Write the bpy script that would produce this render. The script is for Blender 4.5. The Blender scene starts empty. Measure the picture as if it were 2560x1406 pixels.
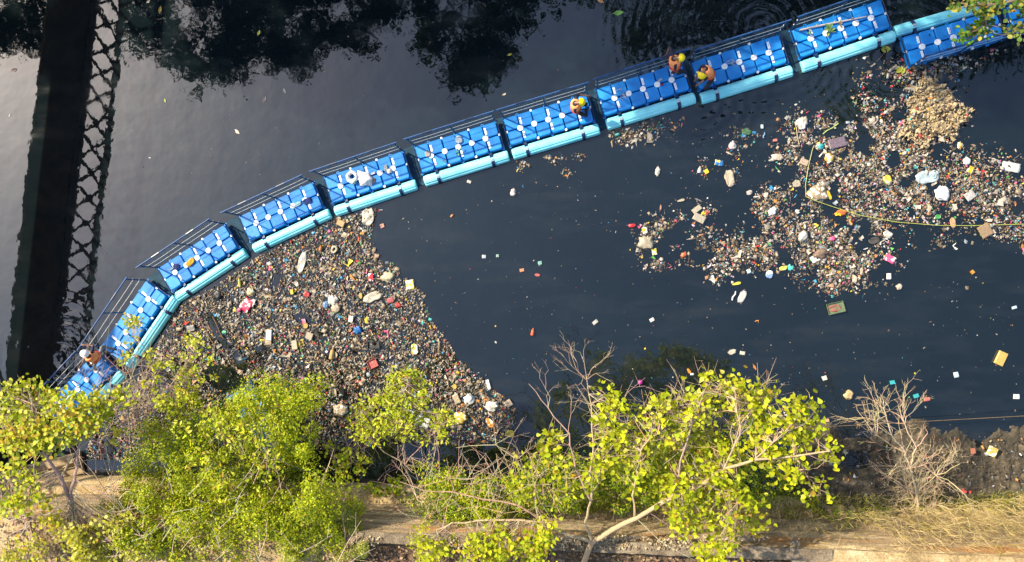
import bpy, math, random
import numpy as np
from mathutils import Vector, Matrix, noise as mnoise
R = math.radians
rng = np.random.default_rng(11)
random.seed(11)
scene = bpy.context.scene
col = scene.collection

# ------------------------------------------------------------------ camera, sky, sun, exposure
CAM_Z = 23.8
F = 1707.0
cam_d = bpy.data.cameras.new('camera'); cam = bpy.data.objects.new('camera', cam_d); col.objects.link(cam)
cam.location = (0, 0, CAM_Z); cam.rotation_euler = (R(1.0), R(6.0), 0)
cam_d.sensor_width = 36.0; cam_d.lens = F / 2560 * 36.0; cam_d.clip_end = 3000
scene.camera = cam
SUN_EL = R(40); TO_SUN = Vector((-0.90, 0.43, 0)).normalized()
world = bpy.data.worlds.new('World'); scene.world = world; world.use_nodes = True
wn = world.node_tree.nodes; wl = world.node_tree.links
bg = wn['Background']; sky = wn.new('ShaderNodeTexSky'); sky.sky_type = 'NISHITA'; sky.sun_disc = False
sky.sun_elevation = SUN_EL; sky.sun_rotation = math.atan2(TO_SUN.x, TO_SUN.y) % (2*math.pi)
sky.air_density = 1.0; sky.dust_density = 1.5; sky.ozone_density = 0.5
wl.new(sky.outputs[0], bg.inputs[0]); bg.inputs[1].default_value = 0.15
sun_d = bpy.data.lights.new('sun', 'SUN'); sun = bpy.data.objects.new('sun', sun_d); col.objects.link(sun)
sun_d.energy = 5.0; sun_d.angle = R(1.2); sun_d.color = (1.0, 0.89, 0.68)
sdir = Vector((TO_SUN.x*math.cos(SUN_EL), TO_SUN.y*math.cos(SUN_EL), math.sin(SUN_EL)))
sun.rotation_euler = (-sdir).to_track_quat('-Z', 'Y').to_euler(); sun.location = sdir*60
vs = scene.view_settings; vs.view_transform = 'Standard'; vs.look = 'None'; vs.gamma = 1.0
vs.exposure = 1.12
scene.render.engine = 'CYCLES'

# ------------------------------------------------------------------ survey helpers (map position -> world)
_a, _b = R(1.0), R(6.0)
_Rx = np.array([[1, 0, 0], [0, math.cos(_a), -math.sin(_a)], [0, math.sin(_a), math.cos(_a)]])
_Ry = np.array([[math.cos(_b), 0, math.sin(_b)], [0, 1, 0], [-math.sin(_b), 0, math.cos(_b)]])
ROT = _Ry @ _Rx
def U(px, py, z=0.0):
    d = ROT @ np.array([px-1280.0, 703.0-py, -F])
    t = (z-CAM_Z)/d[2]
    return Vector((d[0]*t, d[1]*t, z))
def UA(P, z):
    P = np.asarray(P, float); z = np.broadcast_to(np.asarray(z, float), (len(P),))
    d = np.stack([P[:, 0]-1280.0, 703.0-P[:, 1], np.full(len(P), -F)], 1) @ ROT.T
    t = (z-CAM_Z)/d[:, 2]
    return np.stack([d[:, 0]*t, d[:, 1]*t, z], 1)
def PX(P):
    q = (np.asarray(P, float)-np.array([0, 0, CAM_Z])) @ ROT
    return np.stack([1280+F*q[:, 0]/-q[:, 2], 703-F*q[:, 1]/-q[:, 2]], 1)

# ------------------------------------------------------------------ materials
def newmat(name):
    m = bpy.data.materials.new(name); m.use_nodes = True
    n = m.node_tree.nodes; n.clear()
    o = n.new('ShaderNodeOutputMaterial'); b = n.new('ShaderNodeBsdfPrincipled')
    m.node_tree.links.new(b.outputs[0], o.inputs[0])
    return m, n, m.node_tree.links, b, o
def ramp(n, l, fac, stops):
    r = n.new('ShaderNodeValToRGB'); e = r.color_ramp.elements
    while len(e) > 1: e.remove(e[-1])
    e[0].position = stops[0][0]; e[0].color = (*stops[0][1], 1)
    for p, c in stops[1:]:
        k = e.new(p); k.color = (*c, 1)
    l.new(fac, r.inputs[0]); return r.outputs[0]
def noise(n, l, vec, scale, detail=4, rough=0.55):
    t = n.new('ShaderNodeTexNoise'); t.inputs['Scale'].default_value = scale
    t.inputs['Detail'].default_value = detail; t.inputs['Roughness'].default_value = rough
    if vec is not None: l.new(vec, t.inputs['Vector'])
    return t.outputs['Fac']
def coord(n, which='Object'):
    return n.new('ShaderNodeTexCoord').outputs[which]
def worldpos(n): return n.new('ShaderNodeNewGeometry').outputs['Position']
def bump(n, l, h, b, strength=0.3, dist=0.01):
    k = n.new('ShaderNodeBump'); k.inputs['Strength'].default_value = strength; k.inputs['Distance'].default_value = dist
    l.new(h, k.inputs['Height']); l.new(k.outputs[0], b.inputs['Normal']); return k
def mth(n, l, op, a, b=None, c=None):
    m = n.new('ShaderNodeMath'); m.operation = op
    for i, v in enumerate((a, b, c)):
        if v is None: continue
        if isinstance(v, (int, float)): m.inputs[i].default_value = v
        else: l.new(v, m.inputs[i])
    return m.outputs[0]
def mix(n, l, f, a, b, mode='MIX'):
    m = n.new('ShaderNodeMix'); m.data_type = 'RGBA'; m.blend_type = mode
    for i, v in ((0, f), (6, a), (7, b)):
        if isinstance(v, (int, float)): m.inputs[i].default_value = v
        elif isinstance(v, tuple): m.inputs[i].default_value = (*v, 1)
        else: l.new(v, m.inputs[i])
    return m.outputs[2]
def simple(name, c, rough=0.5, var=0.25, scale=6, metal=0.0, bmp=0.0, bscale=40):
    m, n, l, b, o = newmat(name)
    v = worldpos(n)
    f = noise(n, l, v, scale)
    lo = tuple(x*(1-var) for x in c); hi = tuple(min(1, x*(1+var)) for x in c)
    l.new(ramp(n, l, f, [(0.3, lo), (0.7, hi)]), b.inputs['Base Color'])
    b.inputs['Roughness'].default_value = rough; b.inputs['Metallic'].default_value = metal
    if bmp: bump(n, l, noise(n, l, v, bscale), b, bmp, 0.02)
    return m
M = {}
def blue_deck():
    m, n, l, b, o = newmat('blue_plastic')
    v = coord(n); w = worldpos(n)
    oi = n.new('ShaderNodeObjectInfo')
    f = noise(n, l, w, 3.0, 5)
    c1 = ramp(n, l, f, [(0.3, (0.001, 0.165, 0.52)), (0.55, (0.002, 0.215, 0.62)), (0.75, (0.02, 0.28, 0.68))])
    dirt = noise(n, l, w, 22, 6, 0.7)
    c2 = mix(n, l, mth(n, l, 'MULTIPLY', ramp(n, l, dirt, [(0.58, (0, 0, 0)), (0.75, (1, 1, 1))]), 0.35), c1, (0.10, 0.16, 0.26))
    hsv = n.new('ShaderNodeHueSaturation'); l.new(c2, hsv.inputs['Color'])
    l.new(mth(n, l, 'ADD', mth(n, l, 'MULTIPLY', oi.outputs['Random'], 0.24), 0.88), hsv.inputs['Value'])
    l.new(hsv.outputs[0], b.inputs['Base Color'])
    b.inputs['Roughness'].default_value = 0.42
    vo = n.new('ShaderNodeTexVoronoi'); vo.inputs['Scale'].default_value = 34; vo.inputs['Randomness'].default_value = 0.0
    l.new(v, vo.inputs['Vector'])
    dots = ramp(n, l, vo.outputs['Distance'], [(0.25, (1, 1, 1)), (0.42, (0, 0, 0))])
    sx = n.new('ShaderNodeSeparateXYZ'); l.new(v, sx.inputs[0])
    ins = mth(n, l, 'MULTIPLY', mth(n, l, 'LESS_THAN', mth(n, l, 'ABSOLUTE', sx.outputs[0]), 0.19), mth(n, l, 'LESS_THAN', mth(n, l, 'ABSOLUTE', sx.outputs[1]), 0.19))
    bump(n, l, mth(n, l, 'MULTIPLY', dots, ins), b, 0.6, 0.006)
    return m
M['deck'] = blue_deck()
M['navy'] = simple('navy_paint', (0.006, 0.022, 0.075), 0.4, 0.35, 8)
M['rail_blue'] = simple('rail_blue_paint', (0.006, 0.055, 0.18), 0.65, 0.35, 5)
M['white'] = simple('white_plastic', (0.80, 0.80, 0.82), 0.45, 0.06, 30)
M['steel'] = simple('galvanised_wire', (0.42, 0.45, 0.46), 0.5, 0.2, 20, 0.0)
M['buckle'] = simple('buckle_steel', (0.55, 0.6, 0.62), 0.35, 0.2, 30, 0.5)
def cap_mat():
    m, n, l, b, o = newmat('white_cap')
    v = coord(n); vo = n.new('ShaderNodeTexVoronoi'); vo.inputs['Scale'].default_value = 38; l.new(v, vo.inputs['Vector'])
    l.new(ramp(n, l, vo.outputs['Distance'], [(0.15, (0.58, 0.55, 0.54)), (0.4, (0.84, 0.83, 0.82))]), b.inputs['Base Color'])
    b.inputs['Roughness'].default_value = 0.5; return m
M['cap'] = cap_mat()
def sticker_mat():
    m, n, l, b, o = newmat('printed_sticker')
    v = coord(n); s = n.new('ShaderNodeSeparateXYZ'); l.new(v, s.inputs[0])
    br = n.new('ShaderNodeTexBrick'); br.inputs['Scale'].default_value = 26; l.new(v, br.inputs['Vector'])
    nz = noise(n, l, v, 70, 1)
    inner = mth(n, l, 'MULTIPLY', mth(n, l, 'LESS_THAN', mth(n, l, 'ABSOLUTE', s.outputs[0]), 0.022), mth(n, l, 'LESS_THAN', mth(n, l, 'ABSOLUTE', s.outputs[1]), 0.085))
    ink = mth(n, l, 'MULTIPLY', inner, mth(n, l, 'GREATER_THAN', nz, 0.60))
    end = mth(n, l, 'GREATER_THAN', mth(n, l, 'ABSOLUTE', s.outputs[1]), 0.062)
    red = mix(n, l, end, (0.25, 0.26, 0.30), (0.45, 0.10, 0.08))
    l.new(mix(n, l, ink, (0.80, 0.82, 0.84), red), b.inputs['Base Color']); b.inputs['Roughness'].default_value = 0.4
    return m
M['sticker'] = sticker_mat()
def tube_mat():
    m, n, l, b, o = newmat('cyan_float')
    w = worldpos(n); v = coord(n)
    f = noise(n, l, w, 1.6, 4)
    c = ramp(n, l, f, [(0.3, (0.16, 0.62, 0.70)), (0.7, (0.29, 0.76, 0.80))])
    sp = noise(n, l, w, 34, 3, 0.6)
    spk = ramp(n, l, sp, [(0.70, (0, 0, 0)), (0.74, (1, 1, 1))])
    c = mix(n, l, mth(n, l, 'MULTIPLY', spk, 0.8), c, (0.02, 0.10, 0.11))
    st = n.new('ShaderNodeMapping'); st.inputs['Scale'].default_value = (1.2, 14, 14); l.new(v, st.inputs[0])
    g = noise(n, l, st.outputs[0], 2.0, 5)
    c = mix(n, l, mth(n, l, 'MULTIPLY', ramp(n, l, g, [(0.5, (0, 0, 0)), (0.8, (1, 1, 1))]), 0.35), c, (0.10, 0.36, 0.40))
    sz_ = n.new('ShaderNodeSeparateXYZ'); l.new(w, sz_.inputs[0])
    wlz = mth(n, l, 'ADD', sz_.outputs[2], mth(n, l, 'MULTIPLY', noise(n, l, w, 9, 4), -0.12))
    alg = ramp(n, l, wlz, [(0.0, (1, 1, 1)), (0.045, (0, 0, 0))])
    c = mix(n, l, mth(n, l, 'MULTIPLY', alg, 0.75), c, (0.05, 0.09, 0.05))
    sc_ = n.new('ShaderNodeMapping'); sc_.inputs['Rotation'].default_value = (0, 0, 0.7); sc_.inputs['Scale'].default_value = (3, 40, 3); l.new(w, sc_.inputs[0])
    scr = ramp(n, l, noise(n, l, sc_.outputs[0], 1.6, 3), [(0.66, (0, 0, 0)), (0.70, (1, 1, 1))])
    c = mix(n, l, mth(n, l, 'MULTIPLY', scr, 0.25), c, (0.55, 0.72, 0.74))
    l.new(c, b.inputs['Base Color']); b.inputs['Roughness'].default_value = 0.42
    return m
M['tube'] = tube_mat()
def water_mat():
    m, n, l, b, o = newmat('river_water')
    w = worldpos(n)
    f = noise(n, l, w, 0.16, 3)
    wc = ramp(n, l, f, [(0.3, (0.0025, 0.0052, 0.0068)), (0.7, (0.0045, 0.0085, 0.0105))])
    mp = n.new('ShaderNodeMapping'); mp.inputs['Rotation'].default_value = (0, 0, 0.35); mp.inputs['Scale'].default_value = (0.35, 1.3, 1); l.new(w, mp.inputs[0])
    film = ramp(n, l, noise(n, l, mp.outputs[0], 0.9, 6, 0.62), [(0.50, (0, 0, 0)), (0.72, (1, 1, 1))])
    fine = ramp(n, l, noise(n, l, w, 46, 2), [(0.60, (0, 0, 0)), (0.72, (1, 1, 1))])
    wc = mix(n, l, mth(n, l, 'MULTIPLY', film, mth(n, l, 'ADD', 0.45, mth(n, l, 'MULTIPLY', fine, 0.5))), wc, (0.017, 0.020, 0.021))
    l.new(wc, b.inputs['Base Color'])
    l.new(mth(n, l, 'ADD', 0.015, mth(n, l, 'MULTIPLY', film, 0.07)), b.inputs['Roughness']); b.inputs['IOR'].default_value = 1.72
    h = mth(n, l, 'MULTIPLY', noise(n, l, w, 1.3, 2, 0.45), 0.010)
    h = mth(n, l, 'ADD', h, mth(n, l, 'MULTIPLY', noise(n, l, w, 7.0, 2, 0.5), 0.0007))
    def rings(px, py, wl_, rad, amp):
        c = U(px, py, 0)
        d = n.new('ShaderNodeVectorMath'); d.operation = 'DISTANCE'; l.new(w, d.inputs[0]); d.inputs[1].default_value = c
        wob = mth(n, l, 'ADD', d.outputs['Value'], mth(n, l, 'MULTIPLY', noise(n, l, w, 1.4, 3), 0.35))
        s = mth(n, l, 'SINE', mth(n, l, 'MULTIPLY', wob, 2*math.pi/wl_))
        mr = n.new('ShaderNodeMapRange'); mr.interpolation_type = 'SMOOTHSTEP'
        l.new(d.outputs['Value'], mr.inputs[0]); mr.inputs[1].default_value = rad*0.25; mr.inputs[2].default_value = rad
        mr.inputs[3].default_value = 1; mr.inputs[4].default_value = 0
        brk = ramp(n, l, noise(n, l, w, 0.9, 2), [(0.35, (0, 0, 0)), (0.6, (1, 1, 1))])
        return mth(n, l, 'MULTIPLY', mth(n, l, 'MULTIPLY', mth(n, l, 'MULTIPLY', s, mr.outputs[0]), brk), amp)
    for a in ((1900, 70, 0.34, 6.5, 0.0085), (1745, 250, 0.40, 4.0, 0.0085), (2250, 150, 0.36, 4.5, 0.008), (150, 900, 0.45, 3.5, 0.006)):
        h = mth(n, l, 'ADD', h, rings(*a))
    bump(n, l, h, b, 1.0, 1.0)
    return m
M['water'] = water_mat()
def attr_mat(name, rough=0.55, spec=0.5, trans=0.0, bright=1.0, nscale=0.0):
    m, n, l, b, o = newmat(name)
    a = n.new('ShaderNodeAttribute'); a.attribute_name = 'Col'
    c = a.outputs['Color']
    if nscale:
        f = noise(n, l, worldpos(n), nscale, 3)
        c = mix(n, l, 1.0, c, ramp(n, l, f, [(0.3, (0.6, 0.6, 0.6)), (0.7, (1.15, 1.15, 1.15))]), 'MULTIPLY')
    l.new(c, b.inputs['Base Color']); b.inputs['Roughness'].default_value = rough
    b.inputs['Specular IOR Level'].default_value = spec
    if trans:
        t = n.new('ShaderNodeBsdfTranslucent'); l.new(c, t.inputs[0])
        ms = n.new('ShaderNodeMixShader'); ms.inputs[0].default_value = trans
        l.new(b.outputs[0], ms.inputs[1]); l.new(t.outputs[0], ms.inputs[2]); l.new(ms.outputs[0], o.inputs[0])
    return m
M['leaf'] = attr_mat('leaf', 0.48, 0.28, 0.45)
M['bark'] = attr_mat('bark', 0.85, 0.2, 0.0, 1.0, 30)
M['litter'] = attr_mat('litter', 0.5, 0.4, 0.0, 1.0, 60)
def obj_mat(name, rough=0.45, second=None, scale=9, bstr=0.5, thr=0.52, bsc=18):
    m, n, l, b, o = newmat(name)
    oi = n.new('ShaderNodeObjectInfo'); w = worldpos(n)
    f = noise(n, l, w, 24, 5, 0.65)
    c = mix(n, l, 1.0, oi.outputs['Color'], ramp(n, l, f, [(0.3, (0.55, 0.53, 0.5)), (0.65, (1.08, 1.08, 1.08))]), 'MULTIPLY')
    if second:
        g = noise(n, l, w, scale, 2)
        c = mix(n, l, ramp(n, l, g, [(thr, (0, 0, 0)), (thr+0.02, (1, 1, 1))]), c, second)
    l.new(c, b.inputs['Base Color']); b.inputs['Roughness'].default_value = rough
    if bstr: bump(n, l, noise(n, l, w, bsc, 3), b, bstr, 0.02)
    return m
M['thing'] = obj_mat('litter_plastic')
M['printed'] = obj_mat('printed_packet', 0.35, (0.78, 0.74, 0.66), 8, 0.4, 0.55)
M['printed_yellow'] = obj_mat('printed_packet_yellow', 0.35, (0.75, 0.52, 0.02), 9, 0.4, 0.54)
M['cloth'] = obj_mat('wet_cloth', 0.8, None, 9, 0.9, 0.5, 30)
M['paint_obj'] = obj_mat('plain_finish', 0.4, None, 9, 0.0)
def tint_panel_mat():
    m, n, l, b, o = newmat('teal_tint_panel')
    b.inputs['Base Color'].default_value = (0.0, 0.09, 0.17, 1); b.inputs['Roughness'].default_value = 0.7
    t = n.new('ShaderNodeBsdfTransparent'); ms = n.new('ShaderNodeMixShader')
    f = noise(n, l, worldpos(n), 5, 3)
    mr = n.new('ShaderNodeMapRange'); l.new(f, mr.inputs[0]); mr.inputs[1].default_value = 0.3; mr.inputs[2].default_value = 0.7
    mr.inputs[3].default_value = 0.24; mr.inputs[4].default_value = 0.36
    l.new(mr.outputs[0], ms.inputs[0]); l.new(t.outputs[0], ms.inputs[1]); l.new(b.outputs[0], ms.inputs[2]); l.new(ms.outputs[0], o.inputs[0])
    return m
M['net'] = tint_panel_mat()  # teal tint of the water by the rails, put on an added panel
M['tint_sheet'] = simple('teal_tint_sheet', (0.002, 0.030, 0.055), 0.85, 0.35, 4)  # dark teal water tint, for the sheets added in the gaps
def wall_mat():
    m, n, l, b, o = newmat('stained_concrete')
    w = worldpos(n); mp = n.new('ShaderNodeMapping'); mp.inputs['Scale'].default_value = (0.35, 2.2, 2.2); l.new(w, mp.inputs[0])
    f = noise(n, l, mp.outputs[0], 2.2, 7, 0.65); g = noise(n, l, w, 14, 6, 0.7)
    c = ramp(n, l, f, [(0.28, (0.13, 0.09, 0.05)), (0.5, (0.36, 0.255, 0.14)), (0.72, (0.58, 0.45, 0.27))])
    rust = noise(n, l, mp.outputs[0], 1.1, 4)
    sp = n.new('ShaderNodeSeparateXYZ'); l.new(w, sp.inputs[0])
    zz_ = mth(n, l, 'ADD', sp.outputs[2], mth(n, l, 'MULTIPLY', noise(n, l, mp.outputs[0], 3.5, 5), 0.9)); band = mth(n, l, 'MULTIPLY', mth(n, l, 'GREATER_THAN', zz_, 2.75), mth(n, l, 'LESS_THAN', zz_, 3.40))
    rf = mth(n, l, 'MULTIPLY', band, ramp(n, l, rust, [(0.50, (0, 0, 0)), (0.58, (1, 1, 1))]))
    c = mix(n, l, mth(n, l, 'MULTIPLY', rf, 0.75), c, (0.40, 0.17, 0.04))
    c = mix(n, l, 1.0, c, ramp(n, l, g, [(0.3, (0.6, 0.58, 0.55)), (0.7, (1.1, 1.1, 1.1))]), 'MULTIPLY')
    l.new(c, b.inputs['Base Color']); b.inputs['Roughness'].default_value = 0.9
    bump(n, l, g, b, 0.8, 0.05); return m
M['wall'] = wall_mat()
def ground_mat(name, stops, sc=2.0, bs=0.9, gsc=18):
    m, n, l, b, o = newmat(name)
    w = worldpos(n); f = noise(n, l, w, sc, 8, 0.65); g = noise(n, l, w, gsc, 6, 0.75)
    c = ramp(n, l, f, stops)
    c = mix(n, l, 1.0, c, ramp(n, l, g, [(0.32, (0.45, 0.43, 0.4)), (0.68, (1.3, 1.28, 1.2))]), 'MULTIPLY')
    l.new(c, b.inputs['Base Color']); b.inputs['Roughness'].default_value = 0.95
    bump(n, l, g, b, bs, 0.06); return m
M['coping'] = ground_mat('coping_concrete', [(0.3, (0.10, 0.07, 0.045)), (0.5, (0.24, 0.185, 0.125)), (0.7, (0.40, 0.32, 0.22))], 2.2, 1.0, 20)
M['sand'] = ground_mat('dry_earth', [(0.3, (0.20, 0.135, 0.065)), (0.48, (0.42, 0.30, 0.15)), (0.66, (0.66, 0.51, 0.30))], 1.2)
M['backfill'] = ground_mat('leafy_ground', [(0.3, (0.06, 0.035, 0.02)), (0.55, (0.16, 0.10, 0.055)), (0.75, (0.28, 0.20, 0.12))], 2.4)
M['mud'] = ground_mat('black_mud', [(0.3, (0.022, 0.018, 0.013)), (0.52, (0.065, 0.052, 0.034)), (0.75, (0.18, 0.145, 0.10))], 2.2, 1.0, 14)
M['grassland'] = ground_mat('bank_grass', [(0.3, (0.03, 0.05, 0.015)), (0.7, (0.08, 0.11, 0.03))], 0.6)
M['bridge'] = simple('bridge_steel', (0.22, 0.15, 0.085), 0.8, 0.5, 2)
M['skin'] = simple('skin', (0.16, 0.075, 0.045), 0.5, 0.12, 30)
M['trousers'] = simple('dark_trousers', (0.012, 0.014, 0.02), 0.8, 0.4, 14)
M['grey_trousers'] = simple('grey_trousers', (0.16, 0.16, 0.15), 0.85, 0.3, 14)
M['shirt'] = simple('navy_shirt', (0.012, 0.014, 0.035), 0.8, 0.4, 14)
M['vest'] = simple('orange_vest', (0.95, 0.30, 0.09), 0.6, 0.16, 12, 0, 0.5, 25)
M['strap_red'] = simple('red_strap', (0.5, 0.02, 0.02), 0.6, 0.2, 20)
M['yellow_hat'] = simple('yellow_helmet', (0.88, 0.66, 0.0), 0.3, 0.06, 10)
M['white_hat'] = simple('white_helmet', (0.85, 0.86, 0.85), 0.3, 0.04, 10)
M['shoe'] = simple('brown_shoe', (0.12, 0.06, 0.035), 0.7, 0.3, 20)
M['glove'] = simple('beige_glove', (0.6, 0.4, 0.3), 0.8, 0.2, 20)
M['neon'] = simple('neon_print', (0.18, 0.7, 0.03), 0.6, 0.1, 20)

# ------------------------------------------------------------------ mesh helpers
def link(name, mesh, mat=None, parent=None, loc=None, rot=None):
    o = bpy.data.objects.new(name, mesh); col.objects.link(o)
    if mat is not None and mesh is not None and not mesh.materials: mesh.materials.append(mat)
    if parent is not None: o.parent = parent
    if loc is not None: o.location = loc
    if rot is not None: o.rotation_euler = rot
    return o
def tag(o, label=None, cat=None, group=None, kind=None):
    if label: o['label'] = label
    if cat: o['category'] = cat
    if group: o['group'] = group
    if kind: o['kind'] = kind
    return o
def empty(name, loc=(0, 0, 0), rz=0.0):
    o = bpy.data.objects.new(name, None); col.objects.link(o); o.location = loc; o.rotation_euler = (0, 0, rz)
    o.empty_display_size = 0.2; return o
class MB:
    def __init__(s): s.v = []; s.f = []; s.c = []
    def add(s, v, f, c=None):
        k = len(s.v); s.v += [tuple(p) for p in v]; s.f += [tuple(i+k for i in q) for q in f]
        if c is not None: s.c += [c]*len(v)
        return s
    def box(s, c, d, rz=0, ch=0.0):
        x, y, z = (q/2 for q in d); pts = []
        for a in (-1, 1):
            for b_ in (-1, 1):
                for e in (-1, 1): pts.append(Vector((a*x, b_*y, e*z)))
        m = Matrix.Rotation(rz, 3, 'Z'); pts = [m @ p + Vector(c) for p in pts]
        return s.add(pts, [(0, 1, 3, 2), (4, 6, 7, 5), (0, 4, 5, 1), (2, 3, 7, 6), (0, 2, 6, 4), (1, 5, 7, 3)])
    def prism(s, rings):          # list of (list of points) rings with the same count, capped
        n = len(rings[0]); v = [p for r in rings for p in r]; f = []
        for k in range(len(rings)-1):
            for i in range(n):
                j = (i+1) % n; f.append((k*n+i, k*n+j, (k+1)*n+j, (k+1)*n+i))
        f.append(tuple(range(n-1, -1, -1))); f.append(tuple((len(rings)-1)*n+i for i in range(n)))
        return s.add(v, f)
    def tube(s, path, rad, n=6, c=None):
        path = [Vector(p) for p in path]; K = len(path)
        if isinstance(rad, (int, float)): rad = [rad]*K
        vs_ = []; fs = []
        for i, p in enumerate(path):
            t = (path[min(i+1, K-1)]-path[max(i-1, 0)])
            if t.length < 1e-6: t = Vector((0, 0, 1))
            t.normalize(); u = t.orthogonal().normalized() if i == 0 else (u - t*u.dot(t)).normalized()
            w = t.cross(u)
            for k in range(n):
                a = 2*math.pi*k/n; vs_.append(p+(u*math.cos(a)+w*math.sin(a))*rad[i])
        for i in range(K-1):
            for k in range(n):
                j = (k+1) % n; fs.append((i*n+k, i*n+j, (i+1)*n+j, (i+1)*n+k))
        fs.append(tuple(range(n-1, -1, -1))); fs.append(tuple((K-1)*n+i for i in range(n)))
        return s.add(vs_, fs, c)
    def mesh(s, name, smooth=False):
        me = bpy.data.meshes.new(name); me.from_pydata(s.v, [], s.f); me.update()
        if s.c:
            a = me.color_attributes.new('Col', 'FLOAT_COLOR', 'POINT')
            a.data.foreach_set('color', np.array([(*c, 1) for c in s.c], np.float32).ravel())
        if smooth: me.polygons.foreach_set('use_smooth', [True]*len(me.polygons))
        return me
def arr_mesh(name, V, T, C=None, smooth=False):
    me = bpy.data.meshes.new(name); V = np.asarray(V, np.float32); T = np.asarray(T, np.int32)
    me.vertices.add(len(V)); me.vertices.foreach_set('co', V.ravel())
    me.loops.add(T.size); me.loops.foreach_set('vertex_index', T.ravel())
    me.polygons.add(len(T)); me.polygons.foreach_set('loop_start', np.arange(0, T.size, 3, dtype=np.int32))
    me.update(calc_edges=True)
    if C is not None:
        a = me.color_attributes.new('Col', 'FLOAT_COLOR', 'POINT')
        a.data.foreach_set('color', np.concatenate([np.asarray(C, np.float32), np.ones((len(C), 1), np.float32)], 1).ravel())
    if smooth: me.polygons.foreach_set('use_smooth', np.ones(len(T), bool))
    return me
def inst(tv, tt, pos, mats, colors):
    """tv (n,3) template, mats (N,3,3), pos (N,3), colors (N,3) -> arrays"""
    N = len(pos); n = len(tv)
    V = np.einsum('nij,kj->nki', mats, tv)+pos[:, None, :]
    T = tt[None]+(np.arange(N)*n)[:, None, None]
    C = np.repeat(colors, n, 0)
    return V.reshape(-1, 3), T.reshape(-1, 3), C
def join_arrays(parts):
    V = []; T = []; C = []; k = 0
    for v, t, c in parts:
        V.append(v); T.append(t+k); C.append(c); k += len(v)
    return np.concatenate(V), np.concatenate(T), np.concatenate(C)
def rot_mats(N, tilt, rng, scale=None, az=None):
    az = rng.uniform(0, 2*np.pi, N) if az is None else az
    ta = rng.uniform(0, 2*np.pi, N); tl = np.abs(rng.normal(0, 1, N))*tilt
    ca, sa = np.cos(az), np.sin(az); z = np.zeros(N); o = np.ones(N)
    Rz = np.stack([np.stack([ca, -sa, z], -1), np.stack([sa, ca, z], -1), np.stack([z, z, o], -1)], 1)
    kx, ky = np.cos(ta), np.sin(ta); c, s = np.cos(tl), np.sin(tl)
    Rt = np.stack([np.stack([c+kx*kx*(1-c), kx*ky*(1-c), ky*s], -1), np.stack([kx*ky*(1-c), c+ky*ky*(1-c), -kx*s], -1), np.stack([-ky*s, kx*s, c], -1)], 1)
    Mx = np.einsum('nij,njk->nik', Rt, Rz)
    if scale is not None: Mx = Mx*scale[:, None, :]
    return Mx
def in_poly(P, poly):
    x, y = P[:, 0], P[:, 1]; r = np.zeros(len(P), bool); n = len(poly)
    for i in range(n):
        x1, y1 = poly[i]; x2, y2 = poly[(i+1) % n]
        c = ((y1 > y) != (y2 > y)) & (x < (x2-x1)*(y-y1)/((y2-y1)+1e-12)+x1); r ^= c
    return r
def nz(P, s, seed=0):
    return np.array([mnoise.noise(Vector((p[0]*s+seed*7.1, p[1]*s+seed*3.3, seed*1.7))) for p in P])
def sample_poly(poly, n, rng, gap=None, gs=0.02, seed=0):
    poly = np.asarray(poly, float); lo = poly.min(0); hi = poly.max(0); out = []
    while sum(len(o) for o in out) < n:
        P = rng.uniform(lo, hi, (max(200, n), 2)); P = P[in_poly(P, poly)]
        if gap is not None and len(P): P = P[nz(P, gs, seed) > gap]
        out.append(P)
    return np.concatenate(out)[:n]

# ------------------------------------------------------------------ water and banks
mb = MB(); S = 400
mb.add([(-S, -S, 0), (S, -S, 0), (S, S, 0), (-S, S, 0)], [(0, 1, 2, 3)])
tag(link('river_water', mb.mesh('river_water'), M['water']), kind='structure')

def strip_profile(prof, xs, wob, seed, name, mat):
    """prof: list of (y,z); wob amplitude in y and z"""
    V = []; n = len(prof)
    for x in xs:
        for k, (y, z) in enumerate(prof):
            d = mnoise.noise(Vector((x*0.5, k*3.7, seed)))*wob + mnoise.noise(Vector((x*2.1, k*1.7, seed+9)))*wob*0.5
            e = mnoise.noise(Vector((x*0.9, k*5.1, seed+4)))*wob*0.6
            V.append((x, y+d, z+e))
    Fq = []
    for i in range(len(xs)-1):
        for k in range(n-1):
            a = i*n+k; Fq.append((a, a+1, a+n+1, a+n))
    me = bpy.data.meshes.new(name); me.from_pydata(V, [], Fq); me.update()
    return me
y_l = U(1280, 1236, 0.7).y; y_b = U(1280, 1268, 0.8).y; y_t = U(1280, 1346, 3.0).y; y_c = U(1280, 1374, 3.05).y
xs = np.arange(-40, 40.01, 0.25)
wall = tag(empty('retaining_wall', (0, y_t, 0)), 'long stained concrete retaining wall along the lower river bank', 'wall')
def under(parent, o):
    o.parent = parent; o.matrix_parent_inverse = Matrix.Translation(-parent.location); return o
under(wall, link('footing', strip_profile([(y_l+0.05, -1.2), (y_l, 0.62), (y_l-0.06, 0.72), (y_b+0.02, 0.80), (y_b-0.03, 0.82)], xs, 0.06, 3, 'footing', M['wall']), M['sand']))
under(wall, link('wall_face', strip_profile([(y_b, 0.5), (y_b-0.10, 1.3), (y_t+0.16, 2.1), (y_t+0.03, 2.9), (y_t+0.02, 3.01)], xs, 0.03, 5, 'wall_face', M['wall']), M['wall']))
cx = -40.0; k = 0
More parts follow.
